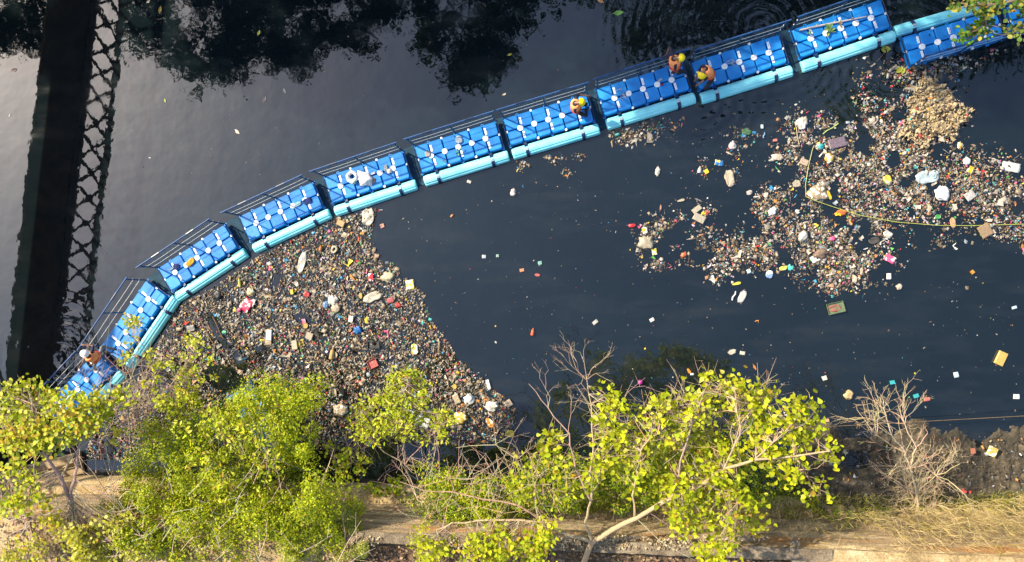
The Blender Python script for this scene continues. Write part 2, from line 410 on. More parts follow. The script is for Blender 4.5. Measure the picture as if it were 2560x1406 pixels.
while cx < 40:
    L = 3.6+0.5*math.sin(k*2.3)
    nn = 18; rings_ = []
    for i in range(nn+1):
        x = cx+.015+(L-.03)*i/nn; r_ = []
        for q, (yy, zz) in enumerate(((y_t+.03, 2.90), (y_t+.03, 3.03), (y_t+.01, 3.055), (y_c+.02, 3.05), (y_c, 3.02), (y_c, 2.85))):
            j = Vector((x*2.3, q*4.1, k*1.3)); r_.append(Vector((x, yy+.045*mnoise.noise(j)+.03*mnoise.noise(j*3), zz+.022*mnoise.noise(j*1.7+Vector((9, 0, 0)))+.012*math.sin(k*1.7))))
        rings_.append(r_)
    m2 = MB(); m2.prism(rings_)
    if cx+L > U(890, 1350, 3).x and cx < U(1960, 1350, 3).x: under(wall, link('coping_stone', m2.mesh('coping_stone'), M['coping']))
    cx += L; k += 1
# ground behind the wall
gy = [(y_c+0.02, 2.55), (y_c-0.5, 2.5), (y_c-1.5, 2.6), (y_c-5, 2.7), (y_c-15, 2.8), (-400, 3)]
tag(link('bank_ground', strip_profile(gy, np.concatenate([[-400, -100], xs, [100, 400]]), 0.12, 7, 'bank_ground', None), M['backfill']), kind='structure')
for nm, x0, x1 in (('sand_shoulder', -400, U(885, 1350, 3).x), ('sand_shoulder', U(1965, 1350, 3).x, 400)):
    xx = [x for x in np.arange(-40, 40.01, .2) if x0 < x < x1]
    xx = ([x0] if x0 < -100 else [])+xx+([x1] if x1 > 100 else [])
    me = strip_profile([(y_t+.06, 2.80), (y_t+.0, 2.97), (y_t-.35, 3.04), (y_c-.2, 2.98), (y_c-1.2, 2.92), (y_c-3.5, 2.86), (y_c-7, 2.72)], xx, .12, 13, 'sand_shoulder', None)
    tag(link(nm, me, M['sand']), kind='structure')
# mud shore at the right, below the wall
def shore_h(px, py):
    t = (py-(1090+18*math.sin(px*0.021)+10*math.sin(px*0.057)+ (60 if px < 2010 else 0)))/140.0
    h = 0.05+0.62*max(-0.7, min(1.1, t))
    pit = math.exp(-(((px-2150)/42)**2+((py-1158)/22)**2)); h -= 0.75*pit
    ed = max(0, min(1, (px-1935)/70)); return h*ed-0.5*(1-ed)
nx_, ny_ = 170, 60; V = []
for i in range(nx_):
    for j in range(ny_):
        px = 1920+(2720-1920)*i/(nx_-1); py = 1050+(1275-1050)*j/(ny_-1)
        p = U(px, py, 0.2); h = shore_h(px, py)
        h += 0.10*mnoise.noise(p*1.6)+0.09*mnoise.noise(p*4.5)+0.05*mnoise.noise(p*11)
        V.append((p.x, p.y, h))
Fq = [(i*ny_+j, i*ny_+j+1, (i+1)*ny_+j+1, (i+1)*ny_+j) for i in range(nx_-1) for j in range(ny_-1)]
me = bpy.data.meshes.new('mud_shore'); me.from_pydata(V, [], [f[::-1] for f in Fq]); me.update()
tag(link('mud_shore', me, M['mud']), kind='structure')
# concrete landing at the left, waterside
ld = tag(empty('concrete_landing', U(60, 1180, 0)), 'low weathered concrete landing slabs at the water under the left tree', 'landing')
for (a, b_, zt) in (((-80, 1215), (60, 1178), 0.55), ((66, 1176), (180, 1150), 0.5)):
    A = U(*a, zt); B = U(*b_, zt); d = (B-A); L = d.length; an = math.atan2(d.y, d.x); dv = d.normalized(); nv = Vector((-dv.y, dv.x, 0)); rings_ = []
    for i in range(13):
        c = A+d*(i/12)-ld.location; r_ = []
        for q, (o_, z_) in enumerate(((.18, -.5), (.17, zt-.06), (.13, zt), (-.12, zt+.01), (-.17, zt-.05), (-.25, zt-.3), (-.6, zt-.38), (-.7, -.5))):
            j = Vector((i*.5, q*3.1, zt*9)); r_.append(Vector((c.x+nv.x*o_, c.y+nv.y*o_, z_))+Vector((mnoise.noise(j), mnoise.noise(j+Vector((5, 5, 5))), mnoise.noise(j+Vector((9, 1, 2)))))*.035)
        rings_.append(r_)
    m2 = MB(); m2.prism(rings_); link('slab', m2.mesh('slab'), M['wall'], ld)
# far bank, north, outside the picture but mirrored in the water
ny0 = 16.0
gy = [(ny0, -0.8), (ny0+0.4, 0.1), (ny0+2.5, 1.6), (ny0+6, 2.4), (ny0+40, 2.8), (400, 3)]
me = strip_profile(gy, np.concatenate([[-400, -100], np.arange(-45, 45.1, 1.0), [100, 400]]), 0.25, 17, 'far_bank', None)
tag(link('far_bank', me, M['grassland']), kind='structure')
me.flip_normals()

# ------------------------------------------------------------------ foot bridge at the left, seen as a reflection
h0, h1 = 2.45, 4.25
A = U(226, 0, -h0); B = U(163, 560, -h0); W1 = U(119, 40, -h0); W2 = U(58, 560, -h0)
dirb = Vector((A.x-B.x, A.y-B.y, 0)).normalized(); perp = Vector((dirb.y, -dirb.x, 0))
if perp.x < 0: perp = -perp
wid = abs((W1-Vector((A.x, A.y, -h0))).dot(perp))
org = Vector((B.x, B.y, 0)); br = empty('foot_bridge', org)
tag(br, 'steel truss foot bridge crossing the river, mirrored dark in the water at left', 'bridge')
def bl(s, t, z): p = dirb*s+perp*t; return Vector((p.x, p.y, z))
s0, s1 = -22, 26; pan = 1.08
m2 = MB()
m2.prism([[bl(s0, 0, h0), bl(s0, -wid, h0), bl(s0, -wid, h0+0.3), bl(s0, 0, h0+0.3)], [bl(s1, 0, h0), bl(s1, -wid, h0), bl(s1, -wid, h0+0.3), bl(s1, 0, h0+0.3)]])
link('deck', m2.mesh('deck'), M['bridge'], br)
for side in (0.08, -wid-0.08):
    m2 = MB(); m2.tube([bl(s0, side, h1), bl(s1, side, h1)], 0.14, 6); link('top_chord', m2.mesh('top_chord'), M['bridge'], br)
    m2 = MB(); m2.tube([bl(s0, side, h0+0.15), bl(s1, side, h0+0.15)], 0.16, 6); link('bottom_chord', m2.mesh('bottom_chord'), M['bridge'], br)
mdiag = MB(); mdiag.tube([bl(0, 0, h0+0.2), bl(pan, 0, h1)], 0.07, 5); mdiag = mdiag.mesh('diagonal')
mdiag2 = MB(); mdiag2.tube([bl(pan, 0, h0+0.2), bl(0, 0, h1)], 0.07, 5); mdiag2 = mdiag2.mesh('diagonal')
mgus = MB(); mgus.box((0, 0, 0), (0.05, 0.26, 0.26)); mgus = mgus.mesh('gusset')
s = s0
while s < s1-pan:
    for side in (0.08, -wid-0.08):
        o = dirb*s+perp*side
        link('diagonal', mdiag, M['bridge'], br, o); link('diagonal', mdiag2, M['bridge'], br, o)
    g = dirb*(s+pan/2)+perp*0.08; link('gusset', mgus, M['bridge'], br, (g.x, g.y, (h0+h1)/2+0.08), (R(45), 0, math.atan2(perp.y, perp.x)))
    s += pan
for s in (-9, 24):
    m2 = MB(); m2.box(bl(s, -wid/2, h0/2-1), (0.7, 1.6, h0+2), math.atan2(dirb.y, dirb.x)-math.pi/2); link('pier', m2.mesh('pier'), M['bridge'], br)

# ------------------------------------------------------------------ rafts
CUBE = 0.5; DECK = 0.30
def octa(hx, hy, ch, z): return [Vector(p) for p in ((-hx+ch, -hy, z), (hx-ch, -hy, z), (hx, -hy+ch, z), (hx, hy-ch, z), (hx-ch, hy, z), (-hx+ch, hy, z), (-hx, hy-ch, z), (-hx, -hy+ch, z))]
def rounded(h, r, z, n=4):
    out = []
    for cx_, cy_, a0 in ((h-r, h-r, 0), (-h+r, h-r, 90), (-h+r, -h+r, 180), (h-r, -h+r, 270)):
        for i in range(n+1):
            a = R(a0+90*i/n); out.append(Vector((cx_+r*math.cos(a), cy_+r*math.sin(a), z)))
    return out
m2 = MB()
m2.prism([rounded(0.230, 0.07, -0.14), rounded(0.2365, 0.076, 0.19), rounded(0.234, 0.076, 0.262), rounded(0.227, 0.074, 0.288), rounded(0.215, 0.068, 0.30), rounded(0.196, 0.05, 0.30), rounded(0.192, 0.048, 0.297)])
me_cube = m2.mesh('float_cube')
def disc_mesh(name, r, h, n=20, hole=0.0):
    m = MB(); ring = lambda rr, z: [Vector((rr*math.cos(2*math.pi*i/n), rr*math.sin(2*math.pi*i/n), z)) for i in range(n)]
    m.prism([ring(r, 0), ring(r, h*0.7), ring(r*0.93, h)] + ([ring(hole*1.2, h), ring(hole, h*0.2)] if hole else [])); return m.mesh(name)
me_cap = disc_mesh('cap', 0.102, 0.03, 24)
me_bolt = disc_mesh('bolt', 0.045, 0.05, 10, 0.014)
m2 = MB()
for i in range(12):
    a = 2*math.pi*i/12; b_ = 2*math.pi*(i+1)/12; q = []
    for t in (a, b_):
        for (rr, z) in ((0.055, -0.02), (0.055, 0.02), (0.028, 0.02), (0.028, -0.02)): q.append((rr*math.cos(t), rr*math.sin(t), z))
    m2.add(q, [(0, 4, 5, 1), (1, 5, 6, 2), (2, 6, 7, 3), (3, 7, 4, 0)])
me_lug = m2.mesh('lug')
m2 = MB(); m2.box((0, 0, 0.004), (0.078, 0.235, 0.008)); me_sticker = m2.mesh('sticker')
# float tube: two shallow steps run along it
tr = 0.205; prof = []
for i in range(28):
    a = 2*math.pi*i/28; d = tr
    if i in (4, 10): d = tr*0.93
    if 4 < i < 10: d = tr*1.0
    prof.append((d*math.cos(a), d*math.sin(a)))
def tring(x, s): return [Vector((x, y*s, z*s)) for y, z in prof]
m2 = MB(); m2.prism([tring(-1.53, 0.86), tring(-1.50, 0.97), tring(-1.47, 1), tring(-0.75, 1), tring(0, 1), tring(0.75, 1), tring(1.52, 1), tring(1.55, 0.97), tring(1.58, 0.86)])
me_tube = m2.mesh('float_tube')
def band_mesh(a0, a1, w, r, th, name):
    m = MB(); n = 8; rings = []
    for i in range(n+1):
        a = R(a0+(a1-a0)*i/n); rings.append([Vector((x, rr*math.cos(a), rr*math.sin(a))) for x, rr in ((-w, r), (w, r), (w, r+th), (-w, r+th))])
    m.prism(rings); return m.mesh(name)
me_strap1 = band_mesh(86, 172, 0.058, tr+0.002, 0.012, 'strap'); me_strap2 = band_mesh(-20, 62, 0.058, tr+0.002, 0.012, 'strap')
m2 = MB(); m2.box((0, 0.055, tr+0.005), (0.09, 0.075, 0.02)); m2.tube([(-0.055, 0.02, tr+0.012), (-0.055, 0.10, tr-0.01)], 0.009, 5); m2.tube([(0.055, 0.02, tr+0.012), (0.055, 0.10, tr-0.01)], 0.009, 5)
me_buckle = m2.mesh('buckle')
m2 = MB(); m2.box((0, 0.215, 0.16), (0.10, 0.09, 0.02)); me_tab = m2.mesh('tab')
RH = 1.06
def tubemesh(name, path, r, n=6): m = MB(); m.tube(path, r, n); return m.mesh(name)
me_post = tubemesh('post', [(0, 0, 0.18), (0, 0, DECK+RH)], 0.026)
me_rail = tubemesh('top_rail', [(-1.60, 0, 0), (1.60, 0, 0)], 0.027)
me_sleeve = tubemesh('rail_sleeve', [(-0.16, 0, 0), (0.16, 0, 0)], 0.033)
me_wires = [tubemesh('wire', [(-1.50, 0, 0.006), (-0.7, 0, -0.012), (0, 0, 0.004), (0.8, 0, -0.014), (1.50, 0, 0.006)], 0.0075, 5),
            tubemesh('wire', [(-1.50, 0, 0.004), (-0.8, 0, -0.02), (0, 0, 0.006), (0.7, 0, -0.008), (1.50, 0, 0.002)], 0.0075, 5)]
me_endbar = tubemesh('end_bar', [(0, -0.52, 0), (0, 0.52, 0)], 0.02)
me_brace = tubemesh('brace', [(0, 0.02, 0.30), (0, -0.13, 0.34)], 0.02)
m2 = MB(); m2.add([(-1.5, 0.0, 0.24), (1.5, 0.0, 0.24), (1.56, 0.0, DECK+RH), (-1.56, 0.0, DECK+RH)], [(0, 1, 2, 3)]); me_tint_panel = m2.mesh('tint_panel')  # added see-through panel that tints the water behind it, no netting

def raft_pose(pts, idx=None):
    W = UA(pts, DECK); i = np.array(idx if idx else range(len(W)), float)
    Am = np.stack([i-2, np.ones(len(i))], 1); c = np.linalg.lstsq(Am, W[:, :2], rcond=None)[0]
    return Vector((c[1, 0], c[1, 1], 0)), math.atan2(c[0, 1], c[0, 0])
def Zc(x0, y0, s, pts): return [(x0+a/s, y0+b/s) for a, b in pts]
POSES = {
 0: (raft_pose([(240.5, 924.6), (217.6, 949)]), True),
 1: (raft_pose(Zc(60, 680, 3.7, [(1151, 250), (1080, 355), (1014, 458), (940, 563), (872, 660)])), True),
 2: (raft_pose(Zc(300, 400, 2.8125, [(388, 792), (465, 742), (543, 688), (622, 637), (700, 585)])), False),
 3: (raft_pose(Zc(300, 400, 2.8125, [(957, 444), (1043, 405), (1128, 363), (1215, 325), (1303, 283)])), False),
 4: (raft_pose(Zc(300, 400, 2.8125, [(1551, 183), (1829, 91), (1921, 60)]), [0, 3, 4]), False),
 5: (raft_pose(Zc(1000, 200, 4.687, [(370, 885), (525, 840), (683, 785), (842, 740), (1000, 690)])), False),
 6: (raft_pose(Zc(1000, 200, 4.687, [(1413, 563), (1578, 515), (1735, 462), (1900, 420)])), False),
 7: (raft_pose(Zc(1400, 80, 3.938, [(537, 650), (678, 610), (817, 560), (957, 520), (1097, 473)])), False),
 8: (raft_pose(Zc(1400, 80, 3.938, [(1618, 345), (1765, 293), (1913, 250), (2057, 207)]), [1, 2, 3, 4]), False),
 9: (raft_pose(Zc(1960, 20, 8.27, [(553, 635), (877, 528), (1170, 418), (1492, 320), (1788, 215)])), False),
 10: (raft_pose(Zc(2230, 0, 7.4, [(553, 873), (848, 773), (1133, 705)])), True),
}
RLAB = {0: 'lowest blue raft, partly under the left tree, where the white helmeted worker leans',
 1: 'steep blue raft at the left bend with bare untinted railing', 2: 'blue raft with a yellow cloth lying on its white caps',
 3: 'blue raft with a blue rag near its upper end, beside the litter mat', 4: 'blue raft with two white sacks lying on its deck',
 5: 'blue raft with a small green sprig and clear scrap on its deck, no worker', 6: 'blue raft on which one yellow helmeted worker squats',
 7: 'blue raft with a worker standing at its railing end', 8: 'blue raft with a worker bent over its left end',
 9: 'blue raft with a long bare stick lying across its deck', 10: 'turned blue raft with its cyan float on the upper side under the leaves',
 11: 'blue raft cut off by the top right corner', 12: 'blue raft hidden beneath the dense small leaved bush'}
RAFTS = {}
def make_raft(k, pos, rz, rail=True, net=True, tube=True):
    r = empty('float_raft', pos, rz); tag(r, RLAB[k], 'raft', 'blue rafts of the floating barrier')
    for i in range(6):
        for j in range(2):
            link('float_cube', me_cube, M['deck'], r, ((i-2.5)*CUBE, (j-0.5)*CUBE, random.uniform(-0.006, 0.006)), (random.uniform(-.01, .01), random.uniform(-.01, .01), 0))
    for i in range(5): link('cap', me_cap, M['cap'], r, ((i-2)*CUBE, 0, DECK-0.012), (0, 0, random.uniform(0, 6)))
    for i in (0, 2, 4):
        for sy in (0.245, -0.255): link('sticker', me_sticker, M['sticker'], r, ((i-2)*CUBE+0.062, sy, DECK-0.002), (0, 0, random.uniform(-.03, .03)))
        for sy in (0.505, -0.505): link('lug', me_lug, M['deck'], r, ((i-2)*CUBE, sy, 0.17))
    for i in (1, 3):
        for sy in (0.495, -0.495): link('bolt', me_bolt, M['white'], r, ((i-2)*CUBE, sy, 0.21))
    for sx in (-1.5, 1.5):
        link('bolt', me_bolt, M['white'], r, (sx, 0, 0.21))
        for sy in (0.495, -0.495): link('lug', me_lug, M['deck'], r, (sx, sy, 0.17))
        link('end_bar', me_endbar, M['navy'], r, (sx*1.025, 0, DECK-0.03))
    if tube:
        t = link('float_tube', me_tube, M['tube'], r, (0.02, -0.765, 0.06), (R(random.uniform(-6, 6)), 0, R(random.uniform(-0.5, .5))))
        for sx in (-1.0, 1.0):
            link('strap', me_strap1, M['navy'], t, (sx, 0, 0)); link('strap', me_strap2, M['navy'], t, (sx, 0, 0))
            bk = link('buckle', me_buckle, M['buckle'], t, (sx, 0, 0)); bk.rotation_euler = (R(15), 0, 0)
            link('tab', me_tab, M['navy'], t, (sx, 0, 0))
    if rail:
        rl = link('railing', me_rail, M['rail_blue'], r, (0, 0.53, DECK+RH))
        for sx in (-1.48, 0.02, 1.48): link('post', me_post, M['navy'], rl, (sx, 0, -DECK-RH))
        link('wire', me_wires[0], M['steel'], rl, (0, -0.015, -RH+0.30)); link('wire', me_wires[1], M['steel'], rl, (0, -0.015, -RH+0.66))
        for sx in (-0.75, 0.75): link('rail_sleeve', me_sleeve, M['navy'], rl, (sx, 0, 0))
        for sx in (-1.48, 1.48):
            for hz in (0.30, 0.66): link('bolt', me_bolt, M['white'], rl, (sx, 0.03, -RH+hz), (R(90), 0, 0)).scale = (0.6, 0.6, 0.6)
        if net: link('tint_panel', me_tint_panel, M['net'], rl, (0, -0.03, -DECK-RH))  # hangs the added teal tint panel under the top rail
    RAFTS[k] = r
    return r
for k, ((p, a), flip) in POSES.items():
    if k in (0, 1): flip = True   # index ran downhill
    make_raft(k, p, a+(math.pi if flip else 0), True, k not in (0, 1))
p10, a10 = POSES[10][0]
make_raft(11, p10+Vector((math.cos(a10), math.sin(a10), 0))*3.32+Vector((0, 0.02, 0)), a10+0.01+math.pi)
pA = U(600, 985, DECK); pB = U(700, 1140, DECK); d = pA-pB
make_raft(12, Vector(((pA.x+pB.x)/2, (pA.y+pB.y)/2, 0)), math.atan2(d.y, d.x), False, False, False)
bpy.context.view_layer.update()
def RL(k, x, y, z=DECK): return RAFTS[k].matrix_world @ Vector((x, y, z))
# added sheets standing in for the water's teal tint between neighbours
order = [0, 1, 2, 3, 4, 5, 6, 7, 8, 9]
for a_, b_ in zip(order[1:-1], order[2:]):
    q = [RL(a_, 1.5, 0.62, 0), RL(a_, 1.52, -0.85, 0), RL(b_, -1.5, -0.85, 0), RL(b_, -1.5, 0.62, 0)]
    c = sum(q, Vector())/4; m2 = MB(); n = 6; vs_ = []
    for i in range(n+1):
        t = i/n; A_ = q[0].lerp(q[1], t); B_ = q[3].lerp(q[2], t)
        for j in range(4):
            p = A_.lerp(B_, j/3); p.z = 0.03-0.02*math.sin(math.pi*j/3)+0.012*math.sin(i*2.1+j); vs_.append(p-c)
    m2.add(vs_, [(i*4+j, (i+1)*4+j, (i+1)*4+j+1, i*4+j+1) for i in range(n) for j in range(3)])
    o = link('gap_tint_sheet', m2.mesh('gap_tint_sheet'), M['tint_sheet'], None, c)
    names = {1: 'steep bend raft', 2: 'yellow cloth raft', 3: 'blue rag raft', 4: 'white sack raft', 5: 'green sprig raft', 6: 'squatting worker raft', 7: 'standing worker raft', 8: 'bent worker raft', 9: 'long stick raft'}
    tag(o, 'added teal tint sheet between %s and %s' % (names[a_], names[b_]), 'tint sheet', 'added tint sheets in the raft gaps')

# ------------------------------------------------------------------ litter templates
def ico(sub=0):
    t = (1+5**.5)/2
    v = np.array([(-1, t, 0), (1, t, 0), (-1, -t, 0), (1, -t, 0), (0, -1, t), (0, 1, t), (0, -1, -t), (0, 1, -t), (t, 0, -1), (t, 0, 1), (-t, 0, -1), (-t, 0, 1)], float)
    v /= np.linalg.norm(v[0])
    f = [(0, 11, 5), (0, 5, 1), (0, 1, 7), (0, 7, 10), (0, 10, 11), (1, 5, 9), (5, 11, 4), (11, 10, 2), (10, 7, 6), (7, 1, 8), (3, 9, 4), (3, 4, 2), (3, 2, 6), (3, 6, 8), (3, 8, 9), (4, 9, 5), (2, 4, 11), (6, 2, 10), (8, 6, 7), (9, 8, 1)]
    v = list(map(tuple, v))
    for _ in range(sub):
        mid = {}; nf = []
        def m_(a, b):
            k = (min(a, b), max(a, b))
            if k not in mid:
                p = (np.array(v[a])+np.array(v[b])); p /= np.linalg.norm(p); v.append(tuple(p)); mid[k] = len(v)-1
            return mid[k]
        for a, b, c in f:
            x, y, z = m_(a, b), m_(b, c), m_(c, a); nf += [(a, x, z), (b, y, x), (c, z, y), (x, y, z)]
        f = nf
    return np.array(v), np.array(f)
def grid_t(n, m, rng, amp, ragged=0.15):
    v = []; f = []
    for i in range(n+1):
        for j in range(m+1):
            x, y = i/n-.5, j/m-.5
            if i in (0, n) or j in (0, m): x += rng.normal(0, ragged/n); y += rng.normal(0, ragged/m)
            v.append((x, y, rng.normal(0, amp)))
    for i in range(n):
        for j in range(m):
            a = i*(m+1)+j; b = a+m+1; f += [(a, b, b+1), (a, b+1, a+1)]
    return np.array(v), np.array(f)
def prism_t(n, L, prof):
    v = []; f = []
    for x, r in prof:
        for k in range(n): a = 2*math.pi*k/n; v.append((x*L, r*math.cos(a), r*math.sin(a)))
    for i in range(len(prof)-1):
        for k in range(n):
            j = (k+1) % n; a, b, c, d = i*n+k, i*n+j, (i+1)*n+j, (i+1)*n+k; f += [(a, c, b), (a, d, c)]
    for k in range(1, n-1): f.append((0, k, k+1)); e = (len(prof)-1)*n; f.append((e, e+k+1, e+k))
    return np.array(v), np.array(f)
lr = np.random.default_rng(5)
def box_t(a, b, c):
    v = np.array([(x*a, y*b, z*c) for x in (-.5, .5) for y in (-.5, .5) for z in (-.5, .5)])
    f = np.array([(0, 1, 3), (0, 3, 2), (4, 6, 7), (4, 7, 5), (0, 4, 5), (0, 5, 1), (2, 3, 7), (2, 7, 6), (0, 2, 6), (0, 6, 4), (1, 5, 7), (1, 7, 3)])
    return v, f
TPL = []
for q in range(4):
    v, f = ico(0); v = v*(1+lr.normal(0, .22, (12, 1)))*np.array([.5, .42, .22]); TPL.append(('lump', v, f, 1.0))
for q in range(4):
    v, f = grid_t(2, 2, lr, .13, .5); TPL.append(('scrap', v, f, 1.2))
v, f = grid_t(4, 1, lr, .10, .3); v = v*np.array([1.5, .38, 1]); TPL.append(('ribbon', v, f, .9))
TPL.append(('card', *box_t(1.0, .7, .08), .9))
TPL.append(('block', *box_t(.9, .6, .35), .7))
TPL.append(('bottle', *prism_t(6, 1.5, [(-.5, .12), (-.46, .2), (.2, .2), (.34, .08), (.5, .08)]), .55))
TPL.append(('stick', *prism_t(3, 2.6, [(-.5, .03), (0, .045), (.5, .03)]), .5))
TPL.append(('leaf', np.array([(-.6, 0, 0), (0, .22, .06), (.7, 0, .02), (0, -.22, .06), (0, 0, -.03)]), np.array([(0, 4, 1), (4, 2, 1), (0, 3, 4), (3, 2, 4)]), .8))
PAL = [((.27, .205, .13), 15), ((.17, .13, .085), 17), ((.085, .064, .045), 18), ((.03, .025, .021), 18), ((.38, .32, .24), 8), ((.60, .58, .54), 4), ((.27, .26, .24), 6),
       ((.24, .27, .30), 5), ((.62, .26, .06), 2.6), ((.60, .05, .04), 1.8), ((.72, .50, .04), 2.0), ((.05, .28, .50), 1.3), ((.08, .42, .40), 1.3), ((.62, .10, .22), 1.2), ((.10, .34, .08), 1.6), ((.50, .38, .50), 1.2), ((.30, .16, .09), 6)]
PALC = np.array([p[0] for p in PAL]); PALW = np.array([p[1] for p in PAL], float); PALW /= PALW.sum()
def litter_mass(name, label, pts, rng, smean=.062, z=.02, tilt=.35, dark=1.0, palette=None, zvar=.02):
    """one joined mat of floating scraps too many to count"""
    N = len(pts); parts = []
    kinds = rng.choice(len(TPL), N, p=np.array([t[3] for t in TPL])/sum(t[3] for t in TPL))
    W = UA(pts, z); W[:, 2] = z+np.abs(rng.normal(0, zvar, N))
    ci = rng.choice(len(PALC), N, p=PALW); C = PALC[ci]*rng.uniform(.6, 1.25, (N, 1))*dark
    if palette is not None: C = np.where(rng.uniform(0, 1, (N, 1)) < .8, np.array(palette)*rng.uniform(.6, 1.25, (N, 1)), C)
    sz = np.clip(rng.lognormal(math.log(smean), .42, N), .022, .24)
    for k, (nm, tv, tt, w) in enumerate(TPL):
        m_ = kinds == k; n = m_.sum()
        if not n: continue
        s3 = np.stack([sz[m_]*rng.uniform(.8, 1.3, n), sz[m_]*rng.uniform(.75, 1.1, n), sz[m_]], 1)
        parts.append(inst(tv, tt, W[m_], rot_mats(n, tilt, rng, s3), np.clip(C[m_], 0, .9)))
    V, T, C = join_arrays(parts)
    o = link(name, arr_mesh(name, V, T, C), M['litter']); tag(o, label, 'litter', None, 'stuff'); return o

HEAP = [(942, 520), (935, 560), (925, 605), (942, 648), (985, 660), (1012, 690), (1052, 722), (1066, 770), (1078, 802), (1102, 832), (1128, 862), (1142, 900), (1172, 922), (1212, 948), (1236, 976), (1272, 1002), (1294, 1030), (1284, 1062), (1262, 1104), (1190, 1120), (1060, 1104), (860, 1118), (740, 1130), (610, 1100), (560, 1010), (470, 1060), (380, 1140), (290, 1150), (215, 1150), (225, 1075), (270, 1030), (330, 965), (385, 880), (425, 800), (458, 755), (510, 735), (650, 640), (720, 602), (845, 545)]
def heap_pts(n, rng):
    P = sample_poly(HEAP, int(n*1.25), rng, -.55, .05, 3)
    k_ = rng.uniform(0, 1, len(P)) < .10; P[k_] += rng.normal(0, 11, (k_.sum(), 2))*np.array([1, .5])
    keep = np.ones(len(P), bool)
    for cx_, cy_, rx, ry, an in ((565, 948, 62, 32, .35), (545, 828, 14, 52, -.45), (760, 800, 22, 14, .4), (690, 700, 12, 16, 0), (600, 905, 12, 30, -.5), (660, 870, 10, 10, 0)):
        dx, dy = P[:, 0]-cx_, P[:, 1]-cy_; c, s_ = math.cos(an), math.sin(an)
        e = ((dx*c+dy*s_)/rx)**2+((-dx*s_+dy*c)/ry)**2
        keep &= ~((e < 1) & (rng.uniform(0, 1, len(P)) < .96))
    left = (P[:, 0] < 500) & (P[:, 1] > 900); keep &= ~(left & (rng.uniform(0, 1, len(P)) < .35))
    return P[keep][:n]
r1 = np.random.default_rng(21)
litter_mass('litter_mat', 'dense brown mat of mixed floating litter penned inside the raft bend', heap_pts(25000, r1), r1, .054, .012, .5, .86)
litter_mass('litter_mat', 'coarser bottles, sheets and lumps resting on the litter mat', heap_pts(1700, r1), r1, .09, .03, .45, .8, (.28, .225, .155))
BLOBS = [(2250, 190, 100, 40, .8), (2200, 230, 60, 50, .6), (2320, 285, 80, 80, 1.2), (2170, 270, 60, 25, .5), (2110, 300, 60, 25, .5), (2230, 340, 120, 50, 1), (2010, 320, 60, 40, .8), (2080, 350, 130, 50, .9), (2000, 390, 70, 35, .9), (2150, 410, 150, 60, 1), (2280, 420, 90, 60, 1), (2050, 470, 80, 50, .9), (2180, 500, 150, 60, 1), (2300, 500, 90, 60, 1), (2120, 560, 110, 40, .8), (2000, 600, 150, 60, 1), (2120, 620, 110, 70, 1.1), (1900, 640, 120, 40, 1), (2080, 680, 120, 40, .8), (2090, 712, 60, 30, .7), (1930, 540, 50, 60, 1), (1920, 490, 40, 30, .8), (1740, 540, 50, 40, .9), (1700, 590, 70, 40, 1.1), (1640, 610, 45, 60, 1.2), (1650, 650, 50, 25, 1), (1780, 645, 80, 30, .8), (1830, 615, 60, 30, .6), (1800, 690, 30, 25, .6), (2440, 425, 90, 50, 1), (2450, 490, 100, 50, 1), (2480, 560, 80, 50, .7), (2540, 500, 40, 100, .8), (2350, 590, 60, 30, .6), (2540, 600, 30, 30, .6), (1850, 340, 40, 25, .5), (1830, 410, 25, 45, .6), (1760, 420, 15, 25, .5), (1590, 335, 70, 22, 1), (1660, 310, 50, 14, .9), (1560, 345, 30, 22, .8), (1400, 400, 30, 12, .4), (1415, 432, 14, 14, .9), (1308, 417, 16, 14, 1.2), (1375, 398, 15, 10, .6), (1450, 390, 20, 10, .5), (2400, 150, 60, 25, .8), (2330, 170, 80, 20, .8), (2460, 130, 40, 12, .6)]
def blob_pts(n, rng):
    A_ = np.array([b[2]*b[3]*b[4] for b in BLOBS]); out = []
    while sum(map(len, out)) < n:
        k = rng.choice(len(BLOBS), 4000, p=A_/A_.sum()); B_ = np.array(BLOBS)[k]
        a = rng.uniform(0, 2*np.pi, 4000); r = rng.uniform(0, 1, 4000)**.62*rng.choice([1, 1, 1, 1.2, 1.5], 4000)
        P = np.stack([B_[:, 0]+B_[:, 2]*r*np.cos(a), B_[:, 1]+B_[:, 3]*r*np.sin(a)], 1)
        q = nz(P, .022, 9)+.5*nz(P, .07, 2)
        P = P[q > -.20+rng.normal(0, .12, 4000)]; out.append(P)
    return np.concatenate(out)[:n]
r2 = np.random.default_rng(33)
litter_mass('drifting_litter', 'broken rafts of mixed litter drifting on the open dark water at right', blob_pts(16500, r2), r2, .047, .010, .35, .90, None, .010)
litter_mass('drifting_litter', 'coarser sheets and lumps among the drifting litter at right', blob_pts(800, r2), r2, .09, .018, .4, .9, (.38, .33, .27))
r3 = np.random.default_rng(44)
a = r3.uniform(0, 6.28, 3000); q = r3.uniform(0, 1, 3000)**.6*(1+.22*np.sin(a*3+1)+.12*np.sin(a*7+2))*r3.choice([1, 1, 1, 1.15], 3000)
litter_mass('straw_heap', 'pale heap of dry straw and torn film floating below the turned raft', np.stack([2330+68*q*np.cos(a)-8*q*np.sin(a), 285+70*q*np.sin(a)], 1), r3, .075, .02, .7, .85, (.40, .30, .17), .06)
